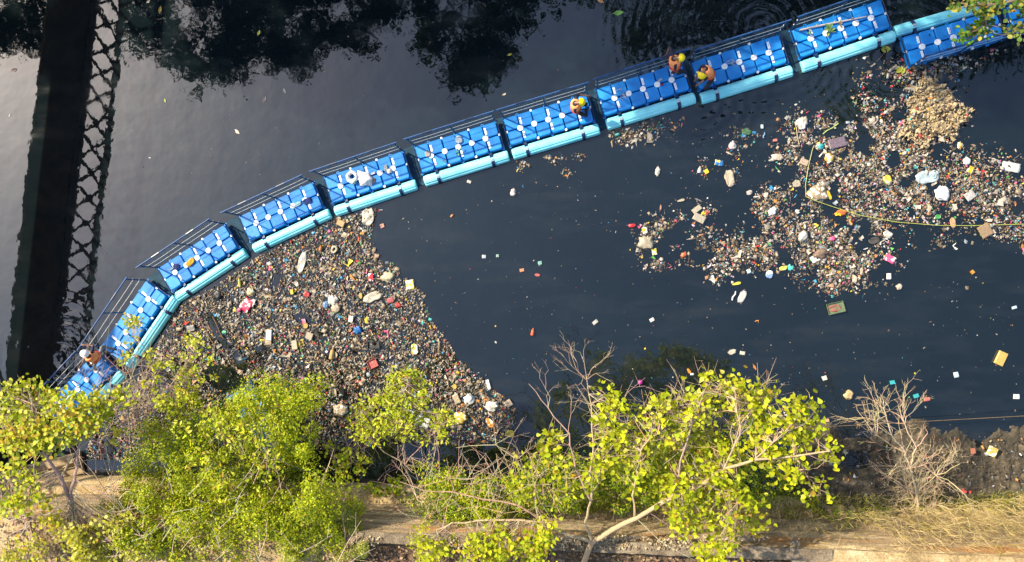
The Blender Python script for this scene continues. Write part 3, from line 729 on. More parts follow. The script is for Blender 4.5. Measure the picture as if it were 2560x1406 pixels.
# litter washed on the mud shore
P = sample_poly([(2010, 1150), (2060, 1110), (2200, 1110), (2330, 1095), (2600, 1085), (2600, 1250), (2050, 1250)], 420, r3)
o = litter_mass('shore_litter', 'stones and small litter stuck in the dark mud shore at lower right', P, r3, .05, .3, .6, .8)
me = o.data; co = np.empty(len(me.vertices)*3, np.float32); me.vertices.foreach_get('co', co); co = co.reshape(-1, 3)
hh = np.array([shore_h(*p) for p in PX(co)]); co[:, 2] += np.maximum(hh, 0)-.22; me.vertices.foreach_set('co', co.ravel()); me.update()
# tiny specks over open water
P = np.concatenate([sample_poly([(930, 540), (1500, 400), (1640, 500), (1600, 700), (2050, 740), (2560, 680), (2560, 1060), (1300, 1000), (1150, 880), (1080, 740)], 480, r3), sample_poly([(260, 30), (1500, 10), (1480, 180), (900, 330), (260, 640)], 60, r3), sample_poly([(1650, 320), (2250, 190), (2050, 330), (1700, 560)], 120, r3)])
litter_mass('floating_specks', 'tiny pale specks of litter strewn over the open water', P, r3, .024, .006, .2, 1.0, None, .003)

# ------------------------------------------------------------------ single pieces of litter
ico2 = ico(2); ico1 = ico(1)
def fbm(p, s, seed): return mnoise.noise(Vector(p)*s+Vector((seed*3.1, seed*1.3, seed*.7)))
LN = [0]
def shape_mesh(kind, w, h, seed):
    rs = np.random.default_rng(seed+100)
    if kind in ('bag', 'lump'):
        v, f = ico2; am = .36 if kind == 'bag' else .30; out = []
        for p in v:
            k = 1+am*1.3*fbm(p, 1.7, seed)+am*fbm(p, 4.5, seed+5)
            q = np.array(p)*k; out.append((q[0]*w/2, q[1]*h/2, max(-.02, q[2]*min(w, h)*(.20 if kind == 'bag' else .17))+.02+.05*min(w, h)*fbm(p, 9, seed+8)))
        return arr_mesh(kind, np.array(out), f)
    if kind in ('sheet', 'rag'):
        n = 7; am = .05 if kind == 'sheet' else .14; V = []; T = []
        for s_ in (0, 1):
            for i in range(n+1):
                for j in range(n+1):
                    x, y = i/n-.5, j/n-.5
                    e = .05*fbm((x*3, y*3, 0), 1, seed+2) + (.10*fbm((x*4, y*4, 1), 1, seed+3) if kind == 'rag' else 0)
                    x2 = x*(1+e*2); y2 = y*(1-e*2.2)
                    if kind == 'rag': r_ = 1-.25*max(0, (x*x+y*y)-.3)/.2; x2 *= r_; y2 *= r_
                    z = am*min(w, h)*(fbm((x*2.4, y*2.4, 0), 1, seed)+.5*fbm((x*7, y*7, 2), 1, seed))
                    V.append((x2*w, y2*h, z+.02-s_*.008))
        N1 = (n+1)**2
        for i in range(n):
            for j in range(n):
                a_ = i*(n+1)+j; b_ = a_+n+1; T += [(a_, b_, b_+1), (a_, b_+1, a_+1), (N1+a_, N1+b_+1, N1+b_), (N1+a_, N1+a_+1, N1+b_+1)]
        ed = [(i, 0) for i in range(n+1)]+[(n, j) for j in range(1, n+1)]+[(i, n) for i in range(n-1, -1, -1)]+[(0, j) for j in range(n-1, 0, -1)]
        for q in range(len(ed)):
            a_ = ed[q][0]*(n+1)+ed[q][1]; e2 = ed[(q+1) % len(ed)]; b_ = e2[0]*(n+1)+e2[1]; T += [(a_, N1+a_, b_), (b_, N1+a_, N1+b_)]
        return arr_mesh(kind, np.array(V), np.array(T))
    m = MB()
    if kind == 'carton':
        m.prism([[Vector((x*w/2, y*h/2, 0)) for x, y in ((-.97, -.97), (.97, -.97), (.97, .97), (-.97, .97))], [Vector((x*w/2, y*h/2, .05)) for x, y in ((-1, -1), (1, -1), (1, 1), (-1, 1))], [Vector((x*w/2, y*h/2, .065)) for x, y in ((-.9, -.85), (.92, -.9), (.88, .9), (-.9, .88))]])
    elif kind == 'tray':
        o_ = [(-1, -1), (1, -1), (1, 1), (-1, 1)]
        m.prism([[Vector((x*w/2*s_, y*h/2*s_, z)) for x, y in o_] for s_, z in ((.9, 0), (1, .07), (.93, .07), (.85, .015))])
    elif kind in ('disc', 'ring', 'ball'):
        n = 20
        if kind == 'ball':
            v, f = ico2; return arr_mesh('ball', v*np.array([w/2, h/2, w/2])+np.array([0, 0, w*.3]), f, None, True)
        R_ = lambda rr, z: [Vector((rr*w/2*math.cos(2*math.pi*i/n), rr*h/2*math.sin(2*math.pi*i/n), z)) for i in range(n)]
        if kind == 'disc': m.prism([R_(1, 0), R_(1, .02), R_(.85, .035), R_(.7, .025)])
        else:
            _R = R_; R_ = lambda rr, z: [p+Vector((fbm(p*6, 1, seed), fbm(p*6, 1, seed+4), abs(fbm(p*5, 1, seed+9))*.6))*.05*min(1, w/.3) for p in _R(rr, z)]
            rg = [R_(1, 0), R_(1, .06), R_(.88, .08), R_(.55, .08), R_(.42, .06), R_(.42, 0)]
            for k in range(len(rg)-1):
                for i in range(n): j = (i+1) % n; m.add([rg[k][i], rg[k][j], rg[k+1][j], rg[k+1][i]], [(0, 1, 2, 3)])
    elif kind == 'slipper':
        n = 16; out = []
        for i in range(n):
            a_ = 2*math.pi*i/n; x = math.cos(a_); y = math.sin(a_)*(.9+.15*math.cos(a_)-.22*math.exp(-((x+.15)/.3)**2)); out.append((x*w/2, y*h/2))
        m.prism([[Vector((x, y, 0)) for x, y in out], [Vector((x, y, .022)) for x, y in out], [Vector((x*.93, y*.9, .03)) for x, y in out]])
    elif kind == 'bottle':
        n = 10; prof_ = [(-.5, .6), (-.47, .95), (-.4, 1), (.1, .96), (.25, .75), (.36, .35), (.38, .38), (.5, .38)]
        m.prism([[Vector((x*w, r_*h/2*math.cos(2*math.pi*i/n), r_*h/2*math.sin(2*math.pi*i/n)+h*.2)) for i in range(n)] for x, r_ in prof_])
    elif kind == 'stick':
        m.tube([(-w/2, 0, .02), (-w*.2, h*.3, .025), (w*.2, -h*.2, .02), (w/2, h*.1, .02)], [h*.3, h*.34, h*.3, h*.22], 6)
    elif kind == 'leafp':
        m.add([(-w*.5, 0, .012), (-w*.2, h*.42, .022), (w*.15, h*.36, .02), (w*.5, 0, .01), (w*.15, -h*.36, .022), (-w*.2, -h*.42, .018), (0, 0, .006), (-w*.72, h*.05, .01)], [(0, 6, 1), (1, 6, 2), (2, 6, 3), (0, 5, 6), (5, 4, 6), (4, 3, 6), (0, 1, 7)])
    return m.mesh(kind)
MATS = {'bag': 'thing', 'lump': 'thing', 'sheet': 'thing', 'rag': 'cloth', 'carton': 'thing', 'tray': 'thing'}
def piece(name, label, cat, kind, px, py, w, h, an, c, mat=None, z=.02, group=None):
    """w,h in metres, an in degrees on the map"""
    LN[0] += 1; p = U(px, py, z)
    o = link(name, shape_mesh(kind, w, h, LN[0]), M[mat or MATS.get(kind, 'thing')], None, p, (random.uniform(-.06, .06), random.uniform(-.06, .06), R(an)))
    o.color = (*[q*.72 for q in c], 1); tag(o, label, cat, group); return o
Zr = lambda a, b: (1560+a/2.424, 280+b/2.424)
Zl = lambda a, b: (300+a/2.8125, 400+b/2.8125)
Zb = lambda a, b: (800+a/2.779, 900+b/2.779)
Zs = lambda a, b: (1600+a/2.667, 900+b/2.667)
S_ = 1/72.0/2.424; L_ = 1/70.0/2.8125; B_S = 1/68.0/2.779; SS = 1/72.0/2.667
WHITE = (.82, .82, .80); TAN = (.50, .40, .27); GREY = (.50, .49, .45); YEL = (.78, .55, .03); RED = (.65, .04, .05); BRN = (.28, .19, .11); ORG = (.75, .28, .04); PINK = (.75, .12, .28); BLU = (.04, .22, .55); TEAL = (.05, .42, .48); PALEB = (.55, .70, .78); GRN = (.08, .38, .12); DRK = (.03, .03, .03)
G1 = 'large pieces in the drifting litter'; G2 = 'large pieces in the litter mat'; G3 = 'pieces afloat on open water'
for row in [
 ('plastic_case', 'dusty purple plastic case lid with rounded corners in the drifting litter', 'case', 'carton', 1290, 190, 112, 66, 14, (.20, .15, .19), None),
 ('foam_sheet', 'largest round white foam sheet in the drifting litter', 'foam sheet', 'lump', 1925, 495, 92, 100, 20, (.88, .87, .86), None),
 ('plastic_bag', 'pale blue plastic bag spread flat, largest bag of the drifting litter', 'plastic bag', 'rag', 1840, 395, 150, 82, 8, (.50, .62, .66), 'thing'),
 ('torn_sheet', 'torn white three cornered sheet near the right edge', 'sheet', 'sheet', 2345, 335, 112, 60, -12, (.72, .70, .66), None),
 ('foam_lump', 'small white foam lump left of the torn three cornered sheet', 'foam', 'lump', 2075, 300, 50, 48, 0, WHITE, None),
 ('food_packet', 'bright yellow packet just below the small white foam lump', 'packet', 'sheet', 2100, 352, 30, 48, -25, YEL, 'printed'),
 ('cardboard', 'grey white flat panel right of the round foam sheet', 'panel', 'sheet', 2095, 508, 66, 58, 35, (.50, .49, .47), None),
 ('cardboard_square', 'square of brown cardboard at the yellow rope, lower right drift', 'cardboard', 'carton', 2185, 720, 74, 84, 30, (.36, .25, .15), None),
 ('food_packet', 'crumpled yellow packet in the middle of the upper drift', 'packet', 'rag', 1595, 410, 48, 58, 20, (.72, .60, .08), 'printed'),
 ('film_heap', 'tan heap of crumpled film at the corner of the yellow rope', 'plastic film', 'bag', 1175, 492, 130, 96, -10, (.48, .37, .24), 'printed'),
 ('plastic_piece', 'yellow crescent of plastic at the right of the tan film heap', 'plastic', 'slipper', 1243, 505, 66, 26, -70, YEL, None),
 ('food_packet', 'pink and white packet at the lower edge of the drift', 'packet', 'sheet', 1610, 890, 72, 48, -30, PINK, 'printed'),
 ('paper_square', 'white paper square on a crumpled brown bag', 'paper', 'sheet', 1160, 890, 58, 46, 25, WHITE, None),
 ('brown_bag', 'crumpled brown bag under the white paper square', 'bag', 'bag', 1192, 862, 96, 62, 30, (.24, .16, .11), None),
 ('plastic_bag', 'pale grey bag in the middle of the lower drift', 'plastic bag', 'bag', 1085, 755, 56, 74, -30, (.55, .53, .48), None),
 ('foam_piece', 'white foam piece with a brown stain in the middle left drift', 'foam', 'lump', 900, 602, 44, 64, -35, WHITE, None),
 ('cardboard_piece', 'larger flat grey cardboard at the upper left tip of the lower drift', 'cardboard', 'carton', 455, 645, 82, 52, -28, (.46, .41, .32), None),
 ('cardboard_piece', 'smaller flat grey cardboard above the larger one', 'cardboard', 'carton', 440, 592, 68, 36, 38, (.48, .42, .32), None),
 ('rag_heap', 'tan crumpled bag at the far left end of the lower drift', 'bag', 'bag', 132, 795, 108, 92, 20, (.46, .40, .29), None),
 ('food_packet', 'yellow label at the top of the tan bag, far left drift', 'packet', 'sheet', 125, 720, 32, 42, 15, YEL, 'printed'),
 ('food_packet', 'yellow packet with a blue mark below the tan bag', 'packet', 'sheet', 184, 848, 34, 44, 8, (.75, .62, .1), 'printed'),
 ('plastic_bag', 'small bright red bag alone on dark water', 'plastic bag', 'bag', 46, 690, 52, 26, 12, RED, None),
 ('plastic_bag', 'clear whitish bag alone below the drift', 'plastic bag', 'rag', 715, 1120, 46, 90, -25, (.62, .60, .57), 'thing'),
 ('plastic_strip', 'thin white strip left of the clear whitish bag', 'strip', 'stick', 666, 1115, 66, 16, 68, WHITE, None),
 ('food_tray', 'green edged tray of reddish scraps below the drift', 'tray', 'tray', 1280, 1188, 112, 74, 14, (.16, .22, .12), 'thing'),
 ('tray_scraps', 'reddish scraps lying in the green edged tray', 'scraps', 'rag', 1275, 1190, 78, 46, 14, (.36, .12, .09), None),
 ('food_packet', 'blue packet with pink print at the lower edge of the drift', 'packet', 'rag', 880, 985, 44, 52, -10, (.25, .38, .70), 'printed'),
 ('plastic_bag', 'yellow film bag right of the blue packet', 'plastic bag', 'rag', 965, 947, 56, 28, 15, (.70, .62, .12), 'printed'),
 ('paper_card', 'pale blue card left of the blue packet', 'card', 'sheet', 756, 966, 28, 28, 20, PALEB, None),
 ('plastic_piece', 'yellow plastic tongue afloat just below the drift', 'plastic', 'slipper', 682, 1041, 60, 24, 14, (.72, .62, .08), None),
 ('food_packet', 'blue and yellow packet in the small upper left group', 'packet', 'sheet', 575, 310, 56, 38, -10, BLU, 'printed_yellow'),
 ('rag', 'long tan rag below the blue and yellow packet', 'rag', 'rag', 640, 402, 62, 112, 8, (.50, .42, .32), None),
 ('plastic_bag', 'pale pink knotted bag under the raft of the bent worker', 'plastic bag', 'bag', 655, 205, 50, 54, 10, (.70, .60, .58), None),
 ('net_bag', 'green net bag up right of the pale pink bag', 'net bag', 'rag', 742, 122, 62, 40, -8, (.10, .24, .10), None),
 ('slipper', 'single tan slipper sole left of the purple case', 'slipper', 'slipper', 1000, 175, 46, 20, 86, (.50, .46, .38), None),
 ('slipper', 'upper one of the two grey slipper soles right of the purple case', 'slipper', 'slipper', 1428, 262, 46, 18, 84, (.45, .42, .36), None),
 ('slipper', 'lower one of the two grey slipper soles right of the purple case', 'slipper', 'slipper', 1452, 282, 42, 18, 88, (.47, .44, .37), None),
 ('slipper', 'tan slipper sole at the lower edge of the drift', 'slipper', 'slipper', 1438, 966, 52, 22, 84, (.50, .43, .32), None),
 ('slipper', 'tan slipper sole above the two flat cardboards', 'slipper', 'slipper', 345, 537, 52, 22, 15, (.52, .45, .33), None),
 ('crumpled_bag', 'crumpled white and tan bag at the top left of the upper drift', 'bag', 'bag', 1078, 72, 70, 80, 0, (.62, .55, .46), 'printed'),
 ('foam_piece', 'tan foam cushion at the left edge of the upper drift', 'foam', 'lump', 930, 276, 72, 48, -12, (.60, .51, .40), None),
 ('carton', 'tan folded carton below the purple case', 'carton', 'carton', 1090, 306, 56, 42, -25, (.50, .38, .28), None),
 ('rag', 'tan rag above the film heap at the rope', 'rag', 'rag', 1045, 436, 52, 44, 10, (.46, .40, .31), None),
 ('round_disc', 'round green lid near the yellow rope', 'lid', 'disc', 1902, 636, 36, 32, 0, GRN, None),
 ('rag', 'orange tan cloth crossing the yellow rope', 'rag', 'rag', 1992, 672, 36, 66, 5, (.58, .36, .20), None),
 ('foam_lump', 'tan lump with a yellow tip alone below the right drift', 'foam', 'lump', 1666, 1060, 40, 36, 0, (.55, .47, .36), None),
 ('paper_card', 'white card below the pink and white packet', 'card', 'sheet', 1604, 997, 30, 40, 0, WHITE, None),
 ('plastic_piece', 'small orange square alone at right', 'plastic', 'carton', 2108, 972, 22, 22, 40, (.62, .30, .06), None),
 ('food_packet', 'yellow and red packet below the straw heap', 'packet', 'bag', 2035, 205, 36, 44, 10, (.72, .45, .06), 'printed'),
 ('plastic_bag', 'yellow and white bag below the purple case', 'plastic bag', 'bag', 1243, 282, 56, 66, 10, (.66, .44, .10), 'printed'),
 ('plastic_bag', 'red orange bags at the yellow rope', 'plastic bag', 'bag', 1312, 612, 78, 42, 10, (.65, .18, .05), 'printed_yellow'),
 ('plastic_film', 'dark grey film in the right of the lower drift', 'film', 'rag', 1515, 780, 76, 42, 10, (.07, .065, .06), None),
 ('paper_card', 'pale blue card alone near the right edge', 'card', 'sheet', 2364, 1186, 32, 18, 18, PALEB, None),
 ('foam_lump', 'pinkish lump alone left of the middle drift', 'foam', 'lump', 760, 490, 36, 36, 0, (.56, .48, .45), None),
 ('plastic_piece', 'red orange piece in the left of the lower drift', 'plastic', 'bag', 362, 866, 40, 32, 20, (.68, .16, .05), None),
 ('straw', 'long thin bamboo straw standing at the left of the upper drift', 'stick', 'stick', 1048, 130, 160, 12, 100, (.42, .34, .22), None),
 ('pen', 'light blue tube left of the upper drift', 'tube', 'stick', 848, 142, 40, 14, 80, (.25, .45, .72), None),
 ('paper_card', 'pale blue card up left of the upper drift', 'card', 'sheet', 836, 90, 18, 28, 0, PALEB, None),
 ('plastic_piece', 'coral red square in the left of the upper drift', 'plastic', 'carton', 915, 174, 26, 18, 5, (.70, .22, .20), None),
 ('plastic_bag', 'teal crumpled bag left of the purple case', 'plastic bag', 'bag', 1192, 212, 36, 34, 0, TEAL, None),
 ('plastic_bag', 'pink wrapper in the middle of the lower drift', 'plastic bag', 'bag', 1262, 768, 36, 30, 10, PINK, None),
 ('plastic_bag', 'white torn bag at the right end of the lower drift', 'plastic bag', 'rag', 1598, 742, 62, 44, -30, (.66, .63, .58), 'thing'),
 ('food_packet', 'yellow square packet below the blue and yellow one', 'packet', 'sheet', 500, 362, 28, 30, 30, YEL, None),
 ('clear_cup', 'pale clear cup left of the yellow square packet', 'cup', 'bottle', 458, 352, 48, 26, 80, (.55, .55, .52), None),
 ('paper_card', 'pale strip below the small left group under the rafts', 'card', 'rag', 205, 362, 24, 52, -8, (.60, .56, .50), None),
 ('red_leaf', 'curled brown leaf standing left of the two flat cardboards', 'leaf', 'leafp', 220, 580, 46, 18, 85, (.30, .12, .06), None)]:
    n_, lab, cat, kind, x, y, w, h, an, c, mt = row
    piece(n_, lab, cat, kind, *Zr(x, y), w*S_*.86, h*S_*.86, an, c, mt, .03, G1)
for row in [
 ('torn_sheet', 'pale crumpled sheet at the upper right corner of the litter mat', 'sheet', 'rag', 1745, 402, 82, 128, -6, (.56, .52, .42), 'thing'),
 ('carton', 'orange tan carton left of the pale crumpled sheet', 'carton', 'carton', 1555, 446, 56, 42, -25, (.62, .34, .14), None),
 ('tape_roll', 'round tape roll ring in the upper litter mat', 'tape roll', 'ring', 1510, 630, 52, 52, 0, (.52, .46, .32), None),
 ('food_packet', 'crimson packet with a pale patch, largest red thing in the mat', 'packet', 'sheet', 890, 1020, 74, 92, -35, (.72, .03, .12), 'printed'),
 ('plastic_strip', 'white strip against the crimson packet', 'strip', 'sheet', 937, 1010, 22, 60, -20, WHITE, None),
 ('food_packet', 'small red and white tag packet in the upper right mat', 'packet', 'sheet', 1765, 826, 36, 56, 3, RED, 'printed'),
 ('food_packet', 'white packet with a yellow corner at the mat right edge', 'packet', 'sheet', 2040, 878, 58, 66, 8, (.80, .77, .70), 'printed_yellow'),
 ('plastic_bag', 'pale yellow bag near the upper right mat edge', 'plastic bag', 'bag', 1885, 822, 90, 64, 12, (.58, .52, .34), None),
 ('rag', 'large pale grey rag in the right of the mat', 'rag', 'rag', 1778, 965, 124, 66, 20, (.58, .53, .43), None),
 ('cloth', 'bunched white cloth in the middle of the mat', 'cloth', 'bag', 1498, 985, 66, 74, 20, (.72, .68, .60), 'cloth'),
 ('rag', 'tan bunched rag just below the white cloth', 'rag', 'bag', 1520, 1042, 62, 62, -10, (.55, .44, .32), 'cloth'),
 ('plastic_bag', 'small light blue bag left of the white cloth', 'plastic bag', 'bag', 1446, 1018, 36, 50, 0, (.16, .32, .58), None),
 ('plastic_bag', 'vivid blue crumpled bag in the lower middle of the mat', 'plastic bag', 'bag', 1672, 1196, 52, 52, 0, (.02, .16, .50), None),
 ('carton', 'tall white carton in the left middle of the mat', 'carton', 'carton', 1050, 1232, 42, 76, -3, WHITE, None),
 ('carton', 'tan flap below the tall white carton', 'carton', 'sheet', 1045, 1286, 44, 30, 5, TAN, None),
 ('carton', 'small white carton up right of the vivid blue bag', 'carton', 'carton', 1626, 1120, 34, 46, -10, (.72, .69, .62), None),
 ('round_disc', 'round orange tan lid in the middle of the mat', 'lid', 'disc', 1306, 1166, 40, 42, 0, (.60, .34, .08), None),
 ('bottle', 'ochre bottle lying low in the mat', 'bottle', 'bottle', 1494, 1362, 84, 36, 80, (.52, .34, .12), None),
 ('tray', 'black square tray in the lower right mat', 'tray', 'tray', 1785, 1300, 88, 54, 4, DRK, None),
 ('plastic_bag', 'lime yellow bag right of the black tray', 'plastic bag', 'rag', 2072, 1330, 50, 72, 10, (.52, .52, .10), 'printed'),
 ('carton', 'tan upright carton right of the tall white carton', 'carton', 'carton', 1230, 1302, 40, 66, 8, (.56, .48, .34), None),
 ('torn_bag', 'long torn white bag trailing in the upper mat', 'plastic bag', 'rag', 1280, 722, 52, 150, -14, (.58, .55, .48), 'thing'),
 ('dark_lump', 'dark lump near the left rim of the mat', 'lump', 'lump', 690, 952, 56, 78, 0, (.02, .02, .022), None),
 ('mat', 'small grey mat near the left float', 'mat', 'sheet', 498, 1186, 66, 46, 12, (.20, .19, .19), None),
 ('box', 'worn tan box between the orange lid and the white cartons', 'box', 'carton', 1335, 1238, 52, 50, -20, (.42, .35, .25), None),
 ('plastic_piece', 'ochre curled piece left of the pale grey rag', 'plastic', 'slipper', 1694, 956, 44, 28, 100, (.60, .38, .08), None),
 ('plastic_bag', 'dull red wedge right of the pale grey rag', 'plastic bag', 'sheet', 1902, 988, 50, 36, 15, (.40, .08, .09), None),
 ('plastic_bag', 'bright red scrap below the dull red wedge', 'plastic bag', 'bag', 1956, 1022, 42, 32, -10, (.62, .05, .04), None),
 ('plastic_piece', 'small pink cap high in the mat', 'cap', 'disc', 1470, 502, 26, 24, 0, PINK, None),
 ('round_disc', 'small orange lid high in the mat', 'lid', 'disc', 1706, 516, 26, 26, 0, (.66, .30, .08), None),
 ('bottle', 'small orange bottle left of the tape roll', 'bottle', 'bottle', 1412, 622, 40, 24, 80, (.62, .22, .04), None),
 ('bottle', 'yellow green strip bottle at the left of the mat', 'bottle', 'bottle', 842, 862, 70, 20, 100, (.62, .50, .06), None),
 ('plastic_bag', 'tan bag up right of the crimson packet', 'plastic bag', 'bag', 922, 925, 52, 66, 10, (.58, .45, .22), 'printed'),
 ('plastic_piece', 'yellow scrap right of the tan bag', 'plastic', 'carton', 1212, 930, 22, 36, 10, YEL, None),
 ('plastic_bag', 'red ribbon bag in the centre of the mat', 'plastic bag', 'rag', 1312, 945, 48, 36, -30, (.60, .05, .05), 'thing'),
 ('plastic_bag', 'green wrapper at the left of the dark slit', 'plastic bag', 'bag', 735, 1212, 36, 26, 0, (.04, .38, .20), None),
 ('stick', 'dark brown branch lying across the mat centre', 'stick', 'stick', 1400, 1080, 190, 12, -52, (.10, .06, .04), None),
 ('stick', 'long brown cane along the dark slit', 'stick', 'stick', 610, 1210, 260, 10, -58, (.26, .15, .09), None),
 ('stick', 'reddish cane lying right of the dark slit', 'stick', 'stick', 690, 1180, 180, 9, -62, (.30, .15, .09), None)]:
    n_, lab, cat, kind, x, y, w, h, an, c, mt = row
    piece(n_, lab, cat, kind, *Zl(x, y), w*L_, h*L_, an, c, mt, .06, G2)
for row in [
 ('foam_bowl', 'tan foam bowl at the lower left of the mat by the leaves', 'bowl', 'lump', 145, 346, 104, 76, 0, (.58, .44, .28), 'printed'),
 ('paper_sheet', 'white paper sheet below the leaves in the lower mat', 'paper', 'sheet', 712, 432, 98, 70, -18, WHITE, None),
 ('paper_sheet', 'white paper partly covered by leaves, above left of the other sheet', 'paper', 'sheet', 615, 378, 90, 70, -25, (.78, .78, .78), None),
 ('plastic_bag', 'round white bag near the lower right mat edge', 'plastic bag', 'bag', 1035, 275, 64, 72, 0, WHITE, None),
 ('woven_bag', 'pale striped bag right of the round white bag', 'bag', 'bag', 1195, 322, 88, 62, -20, (.58, .58, .50), 'printed'),
 ('food_packet', 'yellow and blue packet low in the mat', 'packet', 'bag', 975, 402, 84, 78, 10, (.66, .48, .08), 'printed'),
 ('plastic_ring', 'orange rimmed shell piece low at the mat tip', 'plastic', 'slipper', 1180, 436, 72, 52, -50, (.72, .30, .03), 'printed'),
 ('cardboard_piece', 'tan triangular board left of the round white bag', 'cardboard', 'sheet', 950, 272, 40, 66, 25, (.46, .38, .26), None),
 ('plastic_piece', 'yellow hexagonal scrap up left of the round white bag', 'plastic', 'disc', 935, 186, 32, 32, 0, (.68, .50, .10), None),
 ('cardboard_piece', 'tan card at the mat tip', 'cardboard', 'carton', 1312, 302, 44, 44, 35, (.50, .40, .30), None),
 ('plastic_strip', 'white curved strip at the mat right edge', 'strip', 'sheet', 1170, 172, 22, 66, 15, WHITE, None),
 ('plastic_bag', 'yellow green crumpled film at the mat tip', 'film', 'rag', 1320, 512, 56, 44, 10, (.60, .52, .08), 'thing'),
 ('carton', 'red edged carton above the leafy shrub', 'carton', 'tray', 368, 26, 66, 58, 25, (.50, .10, .09), None)]:
    n_, lab, cat, kind, x, y, w, h, an, c, mt = row
    piece(n_, lab, cat, kind, *Zb(x, y), w*B_S, h*B_S, an, c, mt, .06, G2)
piece('ball', 'magenta ball floating above the heart leaved tree', 'ball', 'ball', *Zb(2225, 155), 33*B_S, 33*B_S, 0, (.45, .03, .30), 'thing', .0, G3)
for row in [
 ('plastic_piece', 'orange leaf shaped scrap above the heart leaved tree', 'plastic', 'slipper', 326, 74, 36, 24, -60, ORG), ('paper_card', 'white scrap touching the orange leaf shaped scrap', 'card', 'sheet', 346, 95, 22, 14, 0, WHITE),
 ('plastic_bag', 'tan bag alone between the two bare bushes', 'plastic bag', 'bag', 1390, 236, 54, 56, 10, (.60, .45, .22)), ('paper_card', 'pale blue square card in the lower right water', 'card', 'sheet', 2106, 100, 30, 34, 12, PALEB),
 ('plastic_piece', 'teal scrap left of the pale blue square card', 'plastic', 'carton', 1680, 150, 28, 24, 10, TEAL), ('plastic_piece', 'teal scrap above the dead bush', 'plastic', 'carton', 1838, 240, 32, 22, 20, TEAL),
 ('food_packet', 'red and white scrap beside the teal scrap above the dead bush', 'packet', 'sheet', 1912, 262, 36, 24, 10, (.60, .16, .14)), ('carton', 'tan yellow carton alone near the right edge', 'carton', 'carton', 2402, -10, 56, 86, -25, (.66, .44, .12)),
 ('paper_card', 'white card near the right edge above the brown rope', 'card', 'sheet', 2508, 245, 36, 30, 0, (.70, .72, .74)), ('paper_card', 'white scrap left of the two bare bushes', 'card', 'sheet', 1230, 122, 30, 28, 20, (.68, .66, .58)),
 ('carton', 'orange white carton scrap at the left end of the brown rope', 'carton', 'carton', 1240, 404, 34, 20, 10, (.66, .40, .28)), ('paper_card', 'white scrap at the right tip of the heart leaved tree', 'card', 'sheet', 974, 358, 26, 22, 20, WHITE), ('leaf', 'orange leaf alone above the heart leaved tree top', 'leaf', 'leafp', 764, 52, 40, 18, -60, (.55, .22, .06))]:
    n_, lab, cat, kind, x, y, w, h, an, c = row
    piece(n_, lab, cat, kind, *Zs(x, y), w*SS, h*SS, an, c, None, .02, G3)
piece('carton', 'yellow carton lying on the dark mud shore', 'carton', 'carton', *Zs(2345, 610), .28, .30, -25, (.66, .50, .14), 'printed', .40)
piece('brick', 'orange brick on the dark mud shore', 'brick', 'carton', *Zs(2217, 606), .12, .17, 10, (.5, .2, .12), None, .38)
piece('foam_piece', 'white scrap on the mud shore at the right edge', 'foam', 'sheet', *Zs(2527, 900), .2, .16, -20, WHITE, None, .62)
for (x, y, w, h, an, c, lab, kind) in [(1332, 830, .12, .26, -10, (.72, .14, .04), 'orange red bottle alone in the middle water', 'bottle'), (1578, 566, .0, .0, 0, RED, '', ''), (1350, 658, .14, .12, 10, (.25, .50, .42), 'pale green scrap alone in the middle water', 'sheet'),
    (1305, 676, .16, .11, 10, (.66, .28, .14), 'pale orange scrap left of the pale green scrap', 'sheet'), (1344, 688, .18, .10, -10, (.55, .12, .10), 'dull red scrap below the pale green scrap', 'rag'), (1644, 428, .16, .30, -10, (.62, .56, .50), 'pale clear bag left of the small upper group', 'bag'),
    (1283, 482, .18, .26, 0, (.66, .58, .50), 'pale scrap bundle alone under the sprig raft', 'bag'), (1173, 455, .15, .1, -20, (.55, .52, .48), 'small grey scrap under the sprig raft', 'sheet'), (1130, 540, .14, .08, 40, (.55, .26, .10), 'rusty scrap right of the mat upper corner', 'bag'), (956, 565, .15, .15, 20, (.42, .2, .14), 'brown red scrap at the mat upper corner', 'sheet'),
    (1210, 642, .14, .12, 0, (.55, .62, .62), 'bluish white scrap pair right of the mat', 'sheet'), (1244, 640, .1, .1, 0, (.3, .45, .38), 'greenish scrap next to the bluish white one', 'sheet'), (1830, 880, .26, .16, 20, (.55, .50, .40), 'tan scrap group at lower middle right water', 'rag'), (1856, 883, .18, .12, -10, (.66, .60, .48), 'pale scrap right of the tan scrap group', 'sheet'), (1600, 930, .0, .0, 0, RED, '', ''), (1488, 806, .2, .12, 40, (.5, .48, .45), 'grey scrap up right of the orange red bottle', 'sheet'), (1630, 800, .16, .12, 30, (.66, .64, .6), 'white scrap pair above the tree reflection', 'sheet')]:
    if w: piece('bottle' if kind == 'bottle' else 'floating_scrap', lab, 'bottle' if kind == 'bottle' else 'scrap', kind, x, y, max(w, h) if kind == 'bottle' else w, min(w, h) if kind == 'bottle' else h, an+(90 if kind == 'bottle' else 0), c, None, .02, G3)
